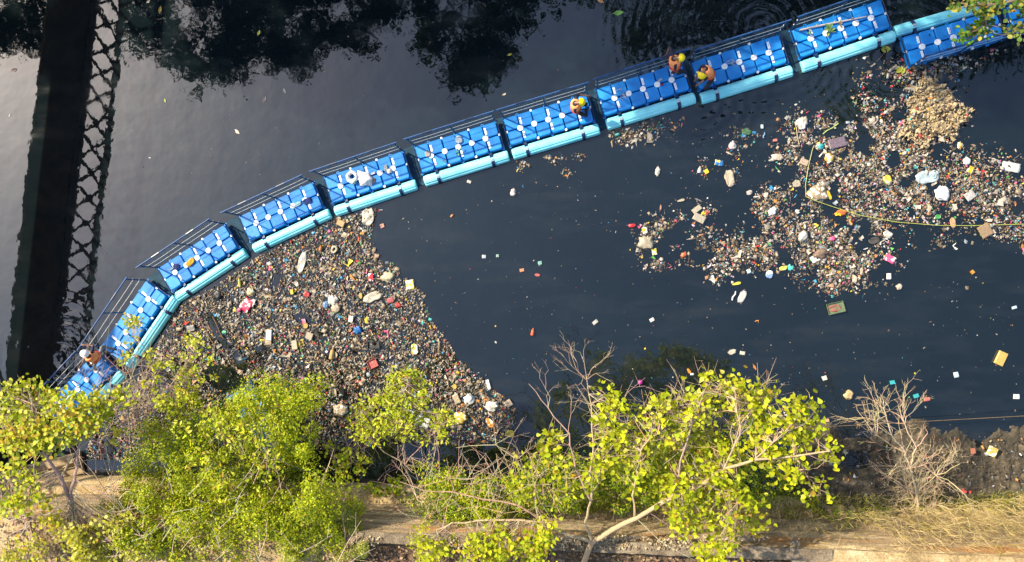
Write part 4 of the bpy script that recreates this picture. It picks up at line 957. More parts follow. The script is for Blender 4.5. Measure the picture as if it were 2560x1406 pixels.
# fallen leaves on the upper water
for (x, y, w, an, c, lab) in [(37, 175, .24, 20, (.62, .36, .28), 'pinkish leaf at the far left edge of the water'), (401, 24, .26, 80, (.66, .40, .04), 'ochre leaf over the dark tree reflection at top left'), (648, 82, .2, 70, (.60, .58, .05), 'yellow green leaf on the dark tree reflection'), (662, 248, .24, 70, (.66, .42, .32), 'pale orange leaf left of a smaller pale leaf'), (712, 229, .18, -60, (.70, .58, .48), 'smaller pale leaf right of the pale orange leaf'), (594, 331, .22, -40, (.66, .56, .44), 'pale beige leaf in the middle of the grey water'), (413, 253, .14, -70, (.46, .52, .10), 'small green yellow leaf near the bridge reflection'), (1275, 137, .16, 20, (.66, .58, .05), 'small yellow leaf beside the hanging tree reflection'), (1547, 33, .34, 10, (.20, .42, .08), 'broad green leaf at the top middle'), (1502, 4, .24, -20, (.62, .30, .10), 'orange leaf cut by the top edge'), (1261, 236, .14, 30, (.68, .55, .42), 'beige leaf above the squatting worker raft'), (25, 288, .12, 60, (.75, .72, .66), 'tiny white leaf at the left edge'), (375, 395, .1, 0, (.7, .72, .7), 'tiny white scrap in the grey water'), (372, 4, .16, 40, (.7, .6, .4), 'pale leaf at the top edge')]:
    piece('fallen_leaf', lab, 'leaf', 'leafp', x, y, w, w*.62, an, c, 'paint_obj', .0, 'fallen leaves afloat on the upper water')
for (x, y, c, lab, dx) in [(2160, 128, 0, 'yellow green sprig touching the end of the stick raft float', 1), (2198, 180, 0, 'yellow green sprig on the brown twig right of the stick raft', 1)]:
    g = empty('leaf_sprig', U(x+55, y, .02), random.uniform(0, 3)); tag(g, lab, 'sprig')
    m2 = MB(); m2.tube([(-.3, .35, 0), (-.1, .12, .02), (0, 0, .02)], .008, 4); link('twig', m2.mesh('twig'), M['cloth'], g).color = (.25, .16, .1, 1)
    for k in range(5):
        o = link('leaf', shape_mesh('leafp', .22, .14, k), M['paint_obj'], g, (.10*math.cos(k*.8)+.03*k, .10*math.sin(k*1.9), .03), (random.uniform(-.3, .3), random.uniform(-.3, .1), k*1.9+random.uniform(-.5, .5))); o.color = (.34, .34, .04, 1); o.scale = (random.uniform(.6, 1.1),)*3
# ropes
m2 = MB(); pts = [U(*Zr(*p), .07) for p in ((1150, 205), (1140, 235), (1116, 340), (1100, 440), (1103, 515), (1150, 535), (1250, 570), (1420, 625), (1650, 668), (1900, 688), (2100, 690), (2500, 678))]
m2.tube([p for p in pts], .009, 5); o = link('rope', m2.mesh('rope'), M['paint_obj']); o.color = (.42, .46, .10, 1); tag(o, 'thin yellow green rope strung through the drifting litter', 'rope')
m2 = MB(); m2.tube([U(*Zr(*p), .05) for p in ((1300, 70), (1262, 98), (1232, 112), (1205, 135))], .016, 5); o = link('cord', m2.mesh('cord'), M['paint_obj']); o.color = (.40, .50, .14, 1); tag(o, 'short loose green cord above the purple case', 'rope')
m2 = MB(); m2.tube([U(1990, 1071, .5), U(2200, 1060, .35), U(2400, 1049, .35), U(2640, 1036, .45)], .008, 5); o = link('rope', m2.mesh('rope'), M['paint_obj']); o.color = (.22, .14, .07, 1); tag(o, 'taut brown rope along the lower right shore', 'rope')

# ------------------------------------------------------------------ things lying on the rafts
def on(px, py, z=DECK+.005): return px, py
piece('sack', 'flat white sack on the sack raft, the larger one', 'sack', 'bag', 911, 448, .62, .50, -25, (1.15, 1.13, 1.12), 'cloth', DECK+.02)
o = shape = piece('sack', 'open round white sack beside the larger flat sack', 'sack', 'ring', 882, 443, .42, .46, 10, (.82, .82, .80), 'cloth', DECK+.0); o.scale = (1, 1, 1.8); o.color = (.85, .85, .83, 1)
piece('plastic_scrap', 'green scrap on the rim of the open round sack', 'scrap', 'bag', 887, 456, .12, .08, 20, (.05, .32, .20), None, DECK+.16)
piece('rag', 'tan rag tucked under the flat white sack', 'rag', 'rag', 932, 452, .2, .22, 10, (.45, .36, .26), None, DECK+.01)
piece('clear_scrap', 'small clear scrap right of the flat white sack', 'scrap', 'sheet', 933, 434, .16, .07, 25, (.72, .78, .8), None, DECK+.01)
piece('clear_cup', 'white crumpled cup on the right of the sack raft', 'cup', 'bag', 974, 428, .2, .2, 20, (.74, .76, .76), None, DECK+.01)
piece('clear_scrap', 'grey wrapper left of the white crumpled cup', 'scrap', 'rag', 965, 421, .12, .26, 0, (.40, .42, .42), None, DECK+.01)
piece('cloth', 'bright yellow cloth across the caps of a blue raft', 'cloth', 'rag', 476, 656, .36, .2, 48, (.85, .50, .02), None, DECK+.03)
piece('rag', 'dark blue rag left of the bright yellow cloth', 'rag', 'rag', 441, 667, .22, .2, 10, (.01, .03, .20), None, DECK+.02)
piece('clear_scrap', 'clear film scrap near the dark blue rag', 'scrap', 'rag', 428, 673, .2, .1, 20, (.3, .5, .62), None, DECK+.01)
piece('rag', 'dark blue rag with loose strings on the upper raft', 'rag', 'rag', 768, 503, .34, .2, 20, (.01, .04, .22), None, DECK+.03)
piece('clear_scrap', 'pale film right beside the stringy blue rag', 'scrap', 'rag', 745, 511, .28, .14, 30, (.40, .66, .72), None, DECK+.02)
piece('clear_bag', 'clear crumpled bag on the sprig raft', 'plastic bag', 'rag', 1147, 350, .24, .28, 20, (.42, .52, .62), None, DECK+.02)
piece('wrapper', 'pinkish wrapper at the left cap of the sprig raft', 'scrap', 'rag', 1070, 385, .2, .22, 0, (.40, .36, .38), None, DECK+.02)
piece('round_disc', 'small red lid on the standing worker raft', 'lid', 'disc', 1655, 213, .1, .08, 0, (.35, .02, .08), None, DECK+.01)
piece('clear_scrap', 'small white scrap above the red lid', 'scrap', 'rag', 1650, 201, .16, .08, 30, (.72, .72, .72), None, DECK+.01)
for (x, y, lab) in ((1562, 233, 'loose pale string tangle on the standing worker raft'), (1836, 155, 'loose pale string tangle on the bent worker raft')):
    m2 = MB(); rs = random.Random(x)
    for k in range(5):
        p = Vector((rs.uniform(-.15, .15), rs.uniform(-.1, .1), .01)); path = [p]
        for q in range(6): p = p+Vector((rs.uniform(-.12, .12), rs.uniform(-.1, .1), 0)); path.append(p)
        m2.tube(path, .006, 4)
    o = link('string', m2.mesh('string'), M['paint_obj'], None, U(x, y, DECK+.01)); o.color = (.6, .58, .58, 1); tag(o, lab, 'string')
st = empty('stick', U(2078, 58, DECK+.03)); tag(st, 'long bare stick with knobs across the deck of one raft', 'stick')
pts = [U(2000, 76, DECK+.03)-st.location, U(2040, 66.5, DECK+.04)-st.location, U(2085, 57.5, DECK+.05)-st.location, U(2130, 49, DECK+.04)-st.location, U(2166, 42, DECK+.03)-st.location]
m2 = MB(); m2.tube(pts, [.034, .032, .028, .026, .02], 8); link('shaft', m2.mesh('shaft'), M['paint_obj'], st).color = (.55, .48, .46, 1)
for t in (1, 2, 3):
    m2 = MB(); m2.tube([pts[t], pts[t]+Vector((.03, .07, .01))], [.022, .014], 6); link('knob', m2.mesh('knob'), M['paint_obj'], st).color = (.5, .40, .34, 1)
def sprig(px, py, n, c, lab, sz=.14, z=DECK+.01, spread=.1, seed=1):
    g = empty('leaf_sprig', U(px, py, z)); tag(g, lab, 'sprig'); rs = random.Random(seed)
    for k in range(n):
        a = rs.uniform(0, 6.28); o = link('leaf', shape_mesh('leafp', sz*rs.uniform(.7, 1.2), sz*.55, seed*10+k), M['paint_obj'], g, (spread*math.cos(a), spread*math.sin(a), .02+.02*k), (rs.uniform(-.4, .4), rs.uniform(-.4, .2), a)); o.color = (*[q*rs.uniform(.7, 1.2) for q in c], 1)
sprig(2070, 78, 8, (.16, .30, .06), 'green leaves behind a cap on the stick raft', .2, DECK+.01, .13, 2)
sprig(2023, 82, 3, (.14, .28, .06), 'few green leaves at the left of the stick raft', .12, DECK+.01, .06, 3)
sprig(2098, 62, 3, (.30, .26, .10), 'dry leaves under the long stick', .14, DECK+.01, .06, 4)
sprig(1151, 382, 7, (.12, .30, .07), 'small green sprig on the sprig raft seam', .11, DECK+.01, .12, 5)
sprig(1114, 401, 3, (.12, .28, .08), 'tiny green leaves near the sprig raft edge', .09, DECK+.01, .07, 6)
sprig(2322, 88, 1, (.02, .08, .03), 'single dark leaf on the turned raft', .14, DECK+.01, .0, 7)

# ------------------------------------------------------------------ workers
def ik(a, b, l1, l2, hint):
    d = b-a; L = d.length
    if L > (l1+l2)*.985: b = a+d*((l1+l2)*.985/L); d = b-a; L = d.length
    n = d/L; x = (l1*l1-l2*l2+L*L)/(2*L); h = math.sqrt(max(1e-6, l1*l1-x*x))
    q = hint-n*hint.dot(n)
    q = q.normalized() if q.length > 1e-4 else n.orthogonal()
    return a+n*x+q*h, b
def worker(label, pelvis, chest, head, face, feet, hands, hat, trousers='trousers', legskin=False, vest=True, seed=1, gaze=None):
    base = (feet[0]+feet[1])/2; base.z = min(feet[0].z, feet[1].z)
    V = []; E_ = []; Rr = []; K = []       # K: cloth kind per vertex
    def add(p, r, parent, kind):
        V.append(p-base); Rr.append(r); K.append(kind)
        if parent is not None: E_.append((parent, len(V)-1))
        return len(V)-1
    face = Vector((face[0], face[1], 0)).normalized(); lat = Vector((-face.y, face.x, 0))   # left side
    up = (chest-pelvis).normalized()
    ip = add(pelvis, .125, None, 2); isp = add(pelvis.lerp(chest, .5), .12, ip, 1); ic = add(chest, .14, isp, 1)
    nk = chest+up*.20; inb = add(nk, .06, ic, 1)
    hd = head-nk; hd = hd.normalized()*.20; h1_ = nk+hd*.45; inn = add(h1_, .055, inb, 0)
    hc = nk+hd*.95; ih = add(hc, .088, inn, 0); ht = add(hc+hd.normalized()*.09, .07, ih, 0)
    gz = (gaze or face); nose = add(hc+gz*.098-hd.normalized()*.01, .018, ih, 0); add(hc+gz*.118-hd.normalized()*.03, .012, nose, 0)
    add(hc+gz*.085-hd.normalized()*.075, .035, ih, 0)      # chin
    for s_ in (1, -1): add(hc+lat*s_*.095, .02, ih, 0)     # ears
    for s_, ft in ((1, feet[0]), (-1, feet[1])):
        hp = pelvis+lat*s_*.095-up*.04; ihp = add(hp, .092, ip, 2)
        kn, ft2 = ik(hp, ft+Vector((0, 0, .08)), .44, .43, face+Vector((0, 0, .2))+lat*s_*.25)
        ikn = add(kn, .062, ihp, 2); ian = add(ft2, .045, ikn, 2 if not legskin else 0)
        toe = ft2+face*.13-Vector((0, 0, .035)); add(toe, .042, ian, 3); add(ft2-face*.05-Vector((0, 0, .03)), .038, ian, 3)
    wr = []
    for s_, hn in ((1, hands[0]), (-1, hands[1])):
        sh = chest+up*.13+lat*s_*.185; ish = add(sh, .062, ic, 1)
        el, hn2 = ik(sh, hn, .30, .27, -Vector((0, 0, .8))+lat*s_*.7-face*.4)
        iel = add(el, .043, ish, 1); add(sh.lerp(el, .5), .052, None, 1); V.pop(); Rr.pop(); K.pop()
        iw = add(hn2, .028, iel, 0); dr = (hn2-el).normalized(); pl = hn2+dr*.06; ipl = add(pl, .034, iw, 0)
        sd = dr.cross(Vector((0, 0, 1)));  sd = sd.normalized() if sd.length > .1 else lat.copy()
        dn = sd.cross(dr).normalized()
        for k, (o_, ln) in enumerate(((-.03, .060), (-.010, .072), (.010, .068), (.028, .052))):
            f1 = add(pl+dr*.035+sd*o_, .0095, ipl, 0); f2 = add(pl+dr*(.035+ln*.55)+sd*o_*1.15-dn*.012, .009, f1, 0); add(pl+dr*(.035+ln*.8)+sd*o_*1.15-dn*.042, .0085, f2, 0)
        th = add(pl-dr*.02+sd*.036*s_, .010, ipl, 0); add(pl+dr*.012+sd*.062*s_-dn*.018, .009, th, 0)
    me = bpy.data.meshes.new('body'); me.from_pydata([tuple(v) for v in V], E_, []); me.update()
    tmp = bpy.data.objects.new('tmp', me); col.objects.link(tmp)
    bpy.context.view_layer.objects.active = tmp
    sk = tmp.modifiers.new('s', 'SKIN'); sk.use_smooth_shade = True
    if not me.skin_vertices: me.attributes.new('dummy', 'FLOAT', 'POINT')
    for i, sv in enumerate(me.skin_vertices[0].data):
        sv.radius = (Rr[i], Rr[i]); sv.use_root = (i == 0)
    ss = tmp.modifiers.new('u', 'SUBSURF'); ss.levels = 1; ss.render_levels = 1
    dg = bpy.context.evaluated_depsgraph_get(); body = bpy.data.meshes.new_from_object(tmp.evaluated_get(dg)); bpy.data.objects.remove(tmp)
    body.name = 'person'; body.materials.clear()
    for k in ('skin', 'shirt', trousers, 'shoe'): body.materials.append(M[k])
    segs = [(V[a], V[b], K[b]) for a, b in E_]
    A_ = np.array([s_[0] for s_ in segs]); B_ = np.array([s_[1] for s_ in segs]); KK = np.array([s_[2] for s_ in segs]); D = B_-A_; dd = (D*D).sum(1)+1e-9
    for p in body.polygons:
        c = np.array(p.center); t = np.clip(((c-A_)*D).sum(1)/dd, 0, 1); d = ((A_+D*t[:, None]-c)**2).sum(1); p.material_index = int(KK[d.argmin()]); p.use_smooth = True
    o = link('person', body, None, None, base); tag(o, label, 'person', 'workers on the rafts')
    # helmet
    hx = hd.normalized(); m = MB(); n = 20; fx = (gz-hx*gz.dot(hx)).normalized(); fy = hx.cross(fx)
    def ringp(r_, z_, b=0): return [hc-base+hx*z_+(fx*math.cos(2*math.pi*i/n)*(r_*1.12+b*max(0, math.cos(2*math.pi*i/n)))+fy*math.sin(2*math.pi*i/n)*r_) for i in range(n)]
    m.prism([ringp(.118, .012), ringp(.142, .016, .045), ringp(.140, .028, .04), ringp(.124, .036), ringp(.120, .075), ringp(.102, .118), ringp(.068, .148), ringp(.025, .160)])
    he = link('helmet', m.mesh('helmet', True), M[hat], o)
    m = MB(); m.tube([hc-base+hx*(.04+.126*math.sin(a))+fx*(-.128*math.cos(a)) for a in np.linspace(.15, 2.9, 9)], .012, 6); link('ridge', m.mesh('ridge', True), M[hat], he)
    for s_ in (1, -1):
        m = MB(); v, f = ico(1); m.add([tuple(hc-base+gz*.083+lat*s_*.034+hx*.005+Vector(q)*.013) for q in v], [tuple(q) for q in f]); link('eye', m.mesh('eye', True), M['white_hat'], o)
    if vest:
        m = MB(); n = 20; dirs = (chest-pelvis); fw = (face-up*face.dot(up)).normalized(); lt = up.cross(fw)
        def vr(t_, a, b, sh=0): c = pelvis+dirs*t_+up*sh-base; return [c+lt*math.cos(2*math.pi*i/n)*a+fw*math.sin(2*math.pi*i/n)*b for i in range(n)]
        rings_ = [vr(.22, .175, .145), vr(.3, .20, .165), vr(.7, .205, .172), vr(1.0, .215, .175), vr(1.0, .205, .165, .09), vr(1.0, .165, .13, .155), vr(1.0, .115, .10, .185), vr(1.0, .095, .085, .165)]
        vv = [p for r_ in rings_ for p in r_]; ff = [(k*n+i, k*n+(i+1) % n, (k+1)*n+(i+1) % n, (k+1)*n+i) for k in range(len(rings_)-1) for i in range(n)]
        m.add(vv, ff); vo = link('life_vest', m.mesh('life_vest', True), M['vest'], o)
        for t_ in (.36, .66):
            m = MB(); r_ = vr(t_, .212, .178); m.tube(r_+[r_[0]], .012, 5); link('belt', m.mesh('belt'), M['strap_red'], vo)
    return o
V3 = lambda x, y, z: U(x, y, z)
worker('standing worker in orange vest and yellow helmet holding the raft railing', V3(1688, 169, 1.10), V3(1686, 154, 1.48), V3(1705, 145, 1.78), (1, .25), (V3(1680, 184, .31), V3(1693, 186, .31)), (V3(1667, 136, 1.36), V3(1690, 182, .95)), 'yellow_hat', seed=1)
worker('bent worker in orange vest and yellow helmet reaching across the raft gap', V3(1777, 192, .92), V3(1768, 179, 1.22), V3(1755, 188, 1.38), (-.8, -.55), (V3(1774, 210, .31), V3(1766, 198, .31)), (V3(1740, 217, .78), V3(1738, 200, .82)), 'yellow_hat', seed=2)
worker('squatting worker in orange vest and yellow helmet on a blue raft', V3(1441, 272, .58), V3(1439, 263, .98), V3(1451, 256, 1.25), (1, -.1), (V3(1460, 264, .31), V3(1464, 276, .31)), (V3(1467, 240, .9), V3(1445, 285, .42)), 'yellow_hat', seed=3)
worker('worker in white helmet straddling the gap at the lower left railing', V3(246, 894, .98), V3(229, 892, 1.36), V3(214, 886, 1.70), (-.85, .5), (V3(242, 925, .31), V3(290, 874, .31)), (V3(230, 912, 1.1), V3(213, 863, 1.36)), 'white_hat', 'grey_trousers', seed=4)

# ------------------------------------------------------------------ plants
def fan(v, c): # triangles round a centre vertex index c
    n = len(v)-1; return [(c, i, (i+1) % n) for i in range(n)]
HEART = np.array([(0, 0, 0), (.10, .30, .05), (.38, .42, .07), (.68, .26, .03), (1.12, 0, -.10), (.68, -.26, .03), (.38, -.42, .07), (.10, -.30, .05), (.40, 0, -.02)]); HEART_T = np.array([(8, i, (i+1) % 8) for i in range(8)])
OVAL = np.array([(0, 0, 0), (.35, .21, .05), (.75, .17, .03), (1.0, 0, -.05), (.75, -.17, .03), (.35, -.21, .05), (.5, 0, -.02)]); OVAL_T = np.array([(6, i, (i+1) % 6) for i in range(6)])
ROUND = np.array([(0, 0, 0), (.2, .32, .05), (.65, .36, .04), (.95, 0, -.03), (.65, -.36, .04), (.2, -.32, .05), (.5, 0, -.02)]); ROUND_T = OVAL_T
SMALL = np.array([(0, 0, 0), (.5, .30, .07), (1, 0, 0), (.5, -.30, .07)]); SMALL_T = np.array([(0, 2, 1), (0, 3, 2)])
LEAFT = {'heart': (HEART, HEART_T), 'oval': (OVAL, OVAL_T), 'round': (ROUND, ROUND_T), 'small': (SMALL, SMALL_T)}
LIT = [(.30, .36, .020), (.36, .42, .030), (.24, .33, .022), (.42, .44, .05)]
def leafcols(n, rng, pal, yel=.04, yc=(.50, .32, .03)):
    P = np.array(pal)[rng.integers(0, len(pal), n)]*rng.uniform(.62, 1.22, (n, 1))
    y = rng.uniform(0, 1, n) < yel; P[y] = np.array(yc)*rng.uniform(.7, 1.2, (y.sum(), 1)); return P
class Plant:
    def __init__(s, name, label, base, cat='tree', seed=1):
        s.o = tag(empty(name, base), label, cat); s.b = Vector(base); s.rng = np.random.default_rng(seed); s.rs = random.Random(seed)
        s.wood = MB(); s.nodes = []; s.leaves = []; s.bark = (.36, .27, .19)
    def limb(s, pts, r0, r1, world=False, n=6, col_=None):
        P = [Vector(p) if world else U(*p) for p in pts]
        # smooth
        Q = []
        for i in range(len(P)-1):
            for t in (0, .33, .66): Q.append(P[i].lerp(P[i+1], t)+Vector((s.rs.gauss(0, 1), s.rs.gauss(0, 1), s.rs.gauss(0, 1)))*.02)
        Q.append(P[-1]); rad = [r0+(r1-r0)*(i/(len(Q)-1)) for i in range(len(Q))]
        s.wood.tube([q-s.b for q in Q], rad, n, tuple(c*s.rs.uniform(.85, 1.15) for c in (col_ or s.bark)))
        s.nodes += Q; return Q
    def twig(s, a, b, r=.010, bend=.12, n=3, col_=None, sub=0):
        d = (b-a); L = d.length; k = Vector((s.rs.gauss(0, 1), s.rs.gauss(0, 1), s.rs.gauss(0, 1)))*bend*L
        m = a.lerp(b, .5)+k*.6; m2_ = a.lerp(b, .78)+k*.3
        s.wood.tube([a-s.b, m-s.b, m2_-s.b, b-s.b], [r, r*.75, r*.55, r*.35], n, tuple(c*s.rs.uniform(.75, 1.2) for c in (col_ or s.bark)))
        for q in range(sub):
            t = s.rs.uniform(.35, .95); st_ = a.lerp(b, t)+k*.4*math.sin(t*3.1)
            e = st_+(d.normalized()*s.rs.uniform(.2, 1)+Vector((s.rs.gauss(0, 1), s.rs.gauss(0, 1), s.rs.gauss(0, .6)))*.7)*L*s.rs.uniform(.15, .35)
            s.wood.tube([st_-s.b, st_.lerp(e, .5)+k*.1-s.b, e-s.b], [r*.55, r*.4, r*.25], 3, tuple(c*s.rs.uniform(.75, 1.2) for c in (col_ or s.bark)))
    def branchy(s, p, d, L, r, depth, spread=.5, flat=.7, col_=None, ratio=.72):
        """bare recursive branching"""
        if depth < 0 or L < .06: return
        e = p+d*L; k = Vector((s.rs.gauss(0, 1), s.rs.gauss(0, 1), s.rs.gauss(0, 1)*.6))*L*.09; m = p.lerp(e, .5)+k
        s.wood.tube([p-s.b, m-s.b, e-s.b], [r, r*.85, r*.7], 4 if r > .012 else 3, tuple(c*s.rs.uniform(.8, 1.15) for c in (col_ or s.bark)))
        for q in range(2 if s.rs.random() < .7 else 3):
            nd = (d+Vector((s.rs.gauss(0, 1), s.rs.gauss(0, 1), s.rs.gauss(0, 1)*flat))*spread).normalized()
            s.branchy(e if q < 2 else m, nd, L*ratio*s.rs.uniform(.7, 1.2), r*.68, depth-1, spread, flat, col_, ratio)
    def near(s, c):
        if not hasattr(s, '_na') or len(s._na) != len(s.nodes): s._na = np.array(s.nodes)
        d = ((s._na-np.array(c))**2).sum(1); k = np.argsort(d)[:4]; return Vector(s.nodes[int(s.rs.choice(list(k)))])
    def foliage(s, poly, ncl, z0, z1, per, rad, kind, size, pal, gap=None, gs=.02, yel=.04, twigs=1.0, tilt=.6, zn=.012, maxtw=2.2, tr=.009):
        C = sample_poly(poly, ncl, s.rng, gap, gs, int(z0*10)+len(poly))
        zz = z0+(z1-z0)*np.clip(.5+.9*nz(C, zn, 5)+s.rng.normal(0, .18, ncl), 0, 1)
        s.clusters(UA(C, zz), per, rad, kind, size, pal, yel, twigs, tilt, maxtw, tr)
    def clusters(s, W, per, rad, kind, size, pal, yel=.04, twigs=1.0, tilt=.6, maxtw=2.2, tr=.009):
        ncl = len(W)
        if s.nodes and twigs > 0:
            for c in W:
                if s.rs.random() < twigs:
                    c = Vector(c); a = s.near(c)
                    if (c-a).length > maxtw: a = c+(a-c).normalized()*maxtw*s.rs.uniform(.4, .9)
                    s.twig(a, c, tr*s.rs.uniform(.7, 1.4), .14, 3, None, 1)
        n = ncl*per; P = np.repeat(W, per, 0)+s.rng.normal(0, 1, (n, 3))*rad*np.array([1, 1, .75])
        sz = size*s.rng.uniform(.6, 1.25, n)
        sh = np.repeat(s.rng.uniform(.75, 1.15, (ncl, 1)), per, 0)
        C = leafcols(n, s.rng, pal, yel)*sh
        Mx = rot_mats(n, tilt, s.rng, np.stack([sz, sz*s.rng.uniform(.8, 1.1, n), sz], 1))
        s.leaves.append((kind, P, Mx, C))
    def mounds(s, poly, nm, z0, z1, rad, per, kind, size, pal, yel=.03, gap=None, gs=.02, zn=.01, squash=.8):
        C = sample_poly(poly, nm, s.rng, gap, gs, nm); zz = z0+(z1-z0)*np.clip(.5+.9*nz(C, zn, 5)+s.rng.normal(0, .2, nm), 0, 1); W = UA(C, zz)
        R_ = rad*s.rng.uniform(.55, 1.25, nm); n = nm*per
        d = s.rng.normal(0, 1, (n, 3)); d[:, 2] = np.abs(d[:, 2])*1.1-.35; d /= np.linalg.norm(d, axis=1)[:, None]
        lump = 1+.22*np.sin(d[:, 0]*7+np.repeat(s.rng.uniform(0, 6, nm), per))*np.cos(d[:, 1]*8)
        rr = np.repeat(R_, per)*lump*s.rng.uniform(.72, 1.08, n)
        P = np.repeat(W, per, 0)+d*rr[:, None]*np.array([1, 1, squash])
        nr = d+s.rng.normal(0, .55, (n, 3)); nr[:, 2] += .45; nr /= np.linalg.norm(nr, axis=1)[:, None]
        t1 = np.cross(nr, s.rng.normal(0, 1, (n, 3))); t1 /= np.linalg.norm(t1, axis=1)[:, None]; t2 = np.cross(nr, t1); sz = size*s.rng.uniform(.6, 1.25, n)
        Mx = np.stack([t1, t2, nr], 2)*sz[:, None, None]
        s.leaves.append((kind, P, Mx, leafcols(n, s.rng, pal, yel)*np.repeat(s.rng.uniform(.8, 1.12, (nm, 1)), per, 0)))
    def finish(s, nparts=0, woodname='trunk'):
        if s.wood.v: link(woodname, s.wood.mesh(woodname), M['bark'], s.o)
        parts = []
        for kind, P, Mx, C in s.leaves:
            tv, tt = LEAFT[kind]
            if nparts and kind != 'small':
                k = min(nparts, len(P)); top = np.argsort(-P[:, 2])[:max(k, 1)*2]; top = s.rng.permutation(top)[:k]; nparts -= k
                mes = []
                for q in range(5):
                    c = C[top[q % k]]; mes.append(arr_mesh('leaf', tv, tt, np.repeat(c[None], len(tv), 0)))
                for i, t_ in enumerate(top):
                    lo = link('leaf', mes[i % 5], M['leaf'], s.o); m4 = Matrix(Mx[t_].tolist()).to_4x4(); m4.translation = Vector(P[t_])-s.b; lo.matrix_basis = m4
                keep = np.ones(len(P), bool); keep[top] = False; P, Mx, C = P[keep], Mx[keep], C[keep]
            if len(P): parts.append(inst(tv, tt, P-np.array(s.b), Mx, np.clip(C, 0, .8)))
        if parts:
            V, T, C = join_arrays(parts); link('crown', arr_mesh('crown', V, T, C), M['leaf'], s.o)['kind'] = 'stuff'
        return s.o
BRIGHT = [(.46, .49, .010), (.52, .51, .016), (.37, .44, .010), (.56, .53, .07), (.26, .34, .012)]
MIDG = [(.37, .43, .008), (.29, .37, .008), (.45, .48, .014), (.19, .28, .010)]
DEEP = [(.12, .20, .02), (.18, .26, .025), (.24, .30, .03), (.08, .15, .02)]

# left broad leaved tree
t = Plant('broad_leaved_tree', 'yellow green broad leaved tree leaning out at the lower left corner', U(184, 1340, 2.6), 'tree', 3)
t.limb([(184, 1345, 2.5), (181, 1290, 3.0), (176, 1250, 3.4), (150, 1190, 3.9), (112, 1135, 4.4), (92, 1075, 4.7), (80, 1010, 4.9)], .085, .03, n=8)
t.limb([(176, 1250, 3.4), (186, 1200, 3.8), (192, 1150, 4.1), (205, 1080, 4.4), (240, 1020, 4.6)], .05, .02)
t.limb([(150, 1190, 3.9), (190, 1130, 4.2), (235, 1090, 4.4)], .03, .012)
t.limb([(112, 1135, 4.4), (60, 1110, 4.6), (10, 1080, 4.7)], .035, .012)
t.limb([(90, 1330, 2.7), (60, 1280, 3.2), (25, 1260, 3.5), (20, 1200, 3.9)], .04, .015)
t.limb([(90, 1440, 2.6), (92, 1360, 2.9), (75, 1310, 3.1), (20, 1340, 3.2)], .05, .02)
t.foliage([(0, 975), (30, 955), (62, 945), (92, 965), (150, 978), (215, 992), (300, 985), (335, 1003), (270, 1040), (222, 1085), (160, 1130), (80, 1140), (0, 1125)], 300, 4.0, 5.2, 9, .13, 'round', .14, BRIGHT, -.35, .03, .06, .8, .7)
t.foliage([(0, 1140), (70, 1165), (130, 1215), (90, 1270), (0, 1290)], 70, 3.6, 4.6, 8, .12, 'round', .14, BRIGHT, -.05, .03, .04, .8, .7)
t.foliage([(105, 1255), (155, 1255), (150, 1325), (105, 1320)], 12, 3.4, 4.0, 9, .10, 'round', .13, [(.55, .52, .02), (.48, .46, .02)], None, .03, .1, 1, .6)
t.foliage([(150, 1330), (250, 1300), (335, 1300), (350, 1406), (120, 1420), (0, 1400), (20, 1370)], 230, 3.2, 3.9, 8, .13, 'round', .13, [(.52, .50, .03), (.44, .44, .03), (.55, .52, .12)], -.05, .03, .06, .8, .7)
t.rs.seed(5)
for k in range(90):
    a_ = U(t.rs.uniform(0, 340), t.rs.uniform(1180, 1420), t.rs.uniform(2.8, 3.4)); b_ = U(*(PX([a_])[0]+np.array([t.rs.uniform(-80, 110), t.rs.uniform(-110, 20)])), a_.z+t.rs.uniform(0, .6)); t.twig(a_, b_, .012, .1, 3, (.52, .40, .30), 2)
t.finish(200)

# dry shrub with leaf tufts, in front of the left rafts
t = Plant('dry_shrub', 'thin dry shrub of bare canes with scattered leaf tufts over the mat edge', U(346, 1140, .6), 'shrub', 8)
t.bark = (.34, .25, .19)
t.limb([(346, 1140, .6), (326, 1106, 1.2), (322, 1040, 1.8), (324, 985, 2.3), (332, 930, 2.7), (346, 870, 3.0)], .035, .010)
t.limb([(352, 1145, .6), (350, 1060, 1.4), (340, 1010, 1.9), (360, 950, 2.3), (375, 900, 2.6)], .022, .008)
t.limb([(326, 1106, 1.2), (295, 1080, 1.5), (270, 1070, 1.7)], .018, .007)
t.limb([(322, 1040, 1.8), (390, 1000, 2.2), (440, 950, 2.5), (485, 880, 2.8)], .016, .006)
tufts = [(486, 857, 18), (465, 883, 8), (481, 894, 9), (527, 902, 10), (531, 940, 9), (376, 888, 12), (415, 907, 13), (388, 918, 14), (393, 942, 10), (462, 935, 20), (483, 928, 12), (498, 949, 9), (358, 959, 8), (334, 976, 8), (407, 1004, 24), (455, 1004, 28), (472, 987, 20), (493, 1018, 20), (440, 1030, 20), (330, 800, 16), (347, 808, 12), (318, 812, 8), (348, 845, 7), (326, 862, 7), (319, 888, 12), (300, 905, 8), (245, 930, 0), (300, 1080, 14), (285, 1105, 10), (240, 985, 12), (190, 960, 0)]
W = []; 
for x, y, r in tufts:
    for k in range(max(1, int(r*r*.035))):
        if r: W.append(U(x+t.rs.gauss(0, r*.5), y+t.rs.gauss(0, r*.45), t.rs.uniform(2.1, 2.9)))
t.clusters(np.array(W), 9, .075, 'round', .105, BRIGHT, .06, 1, .7, 1.2, .006)
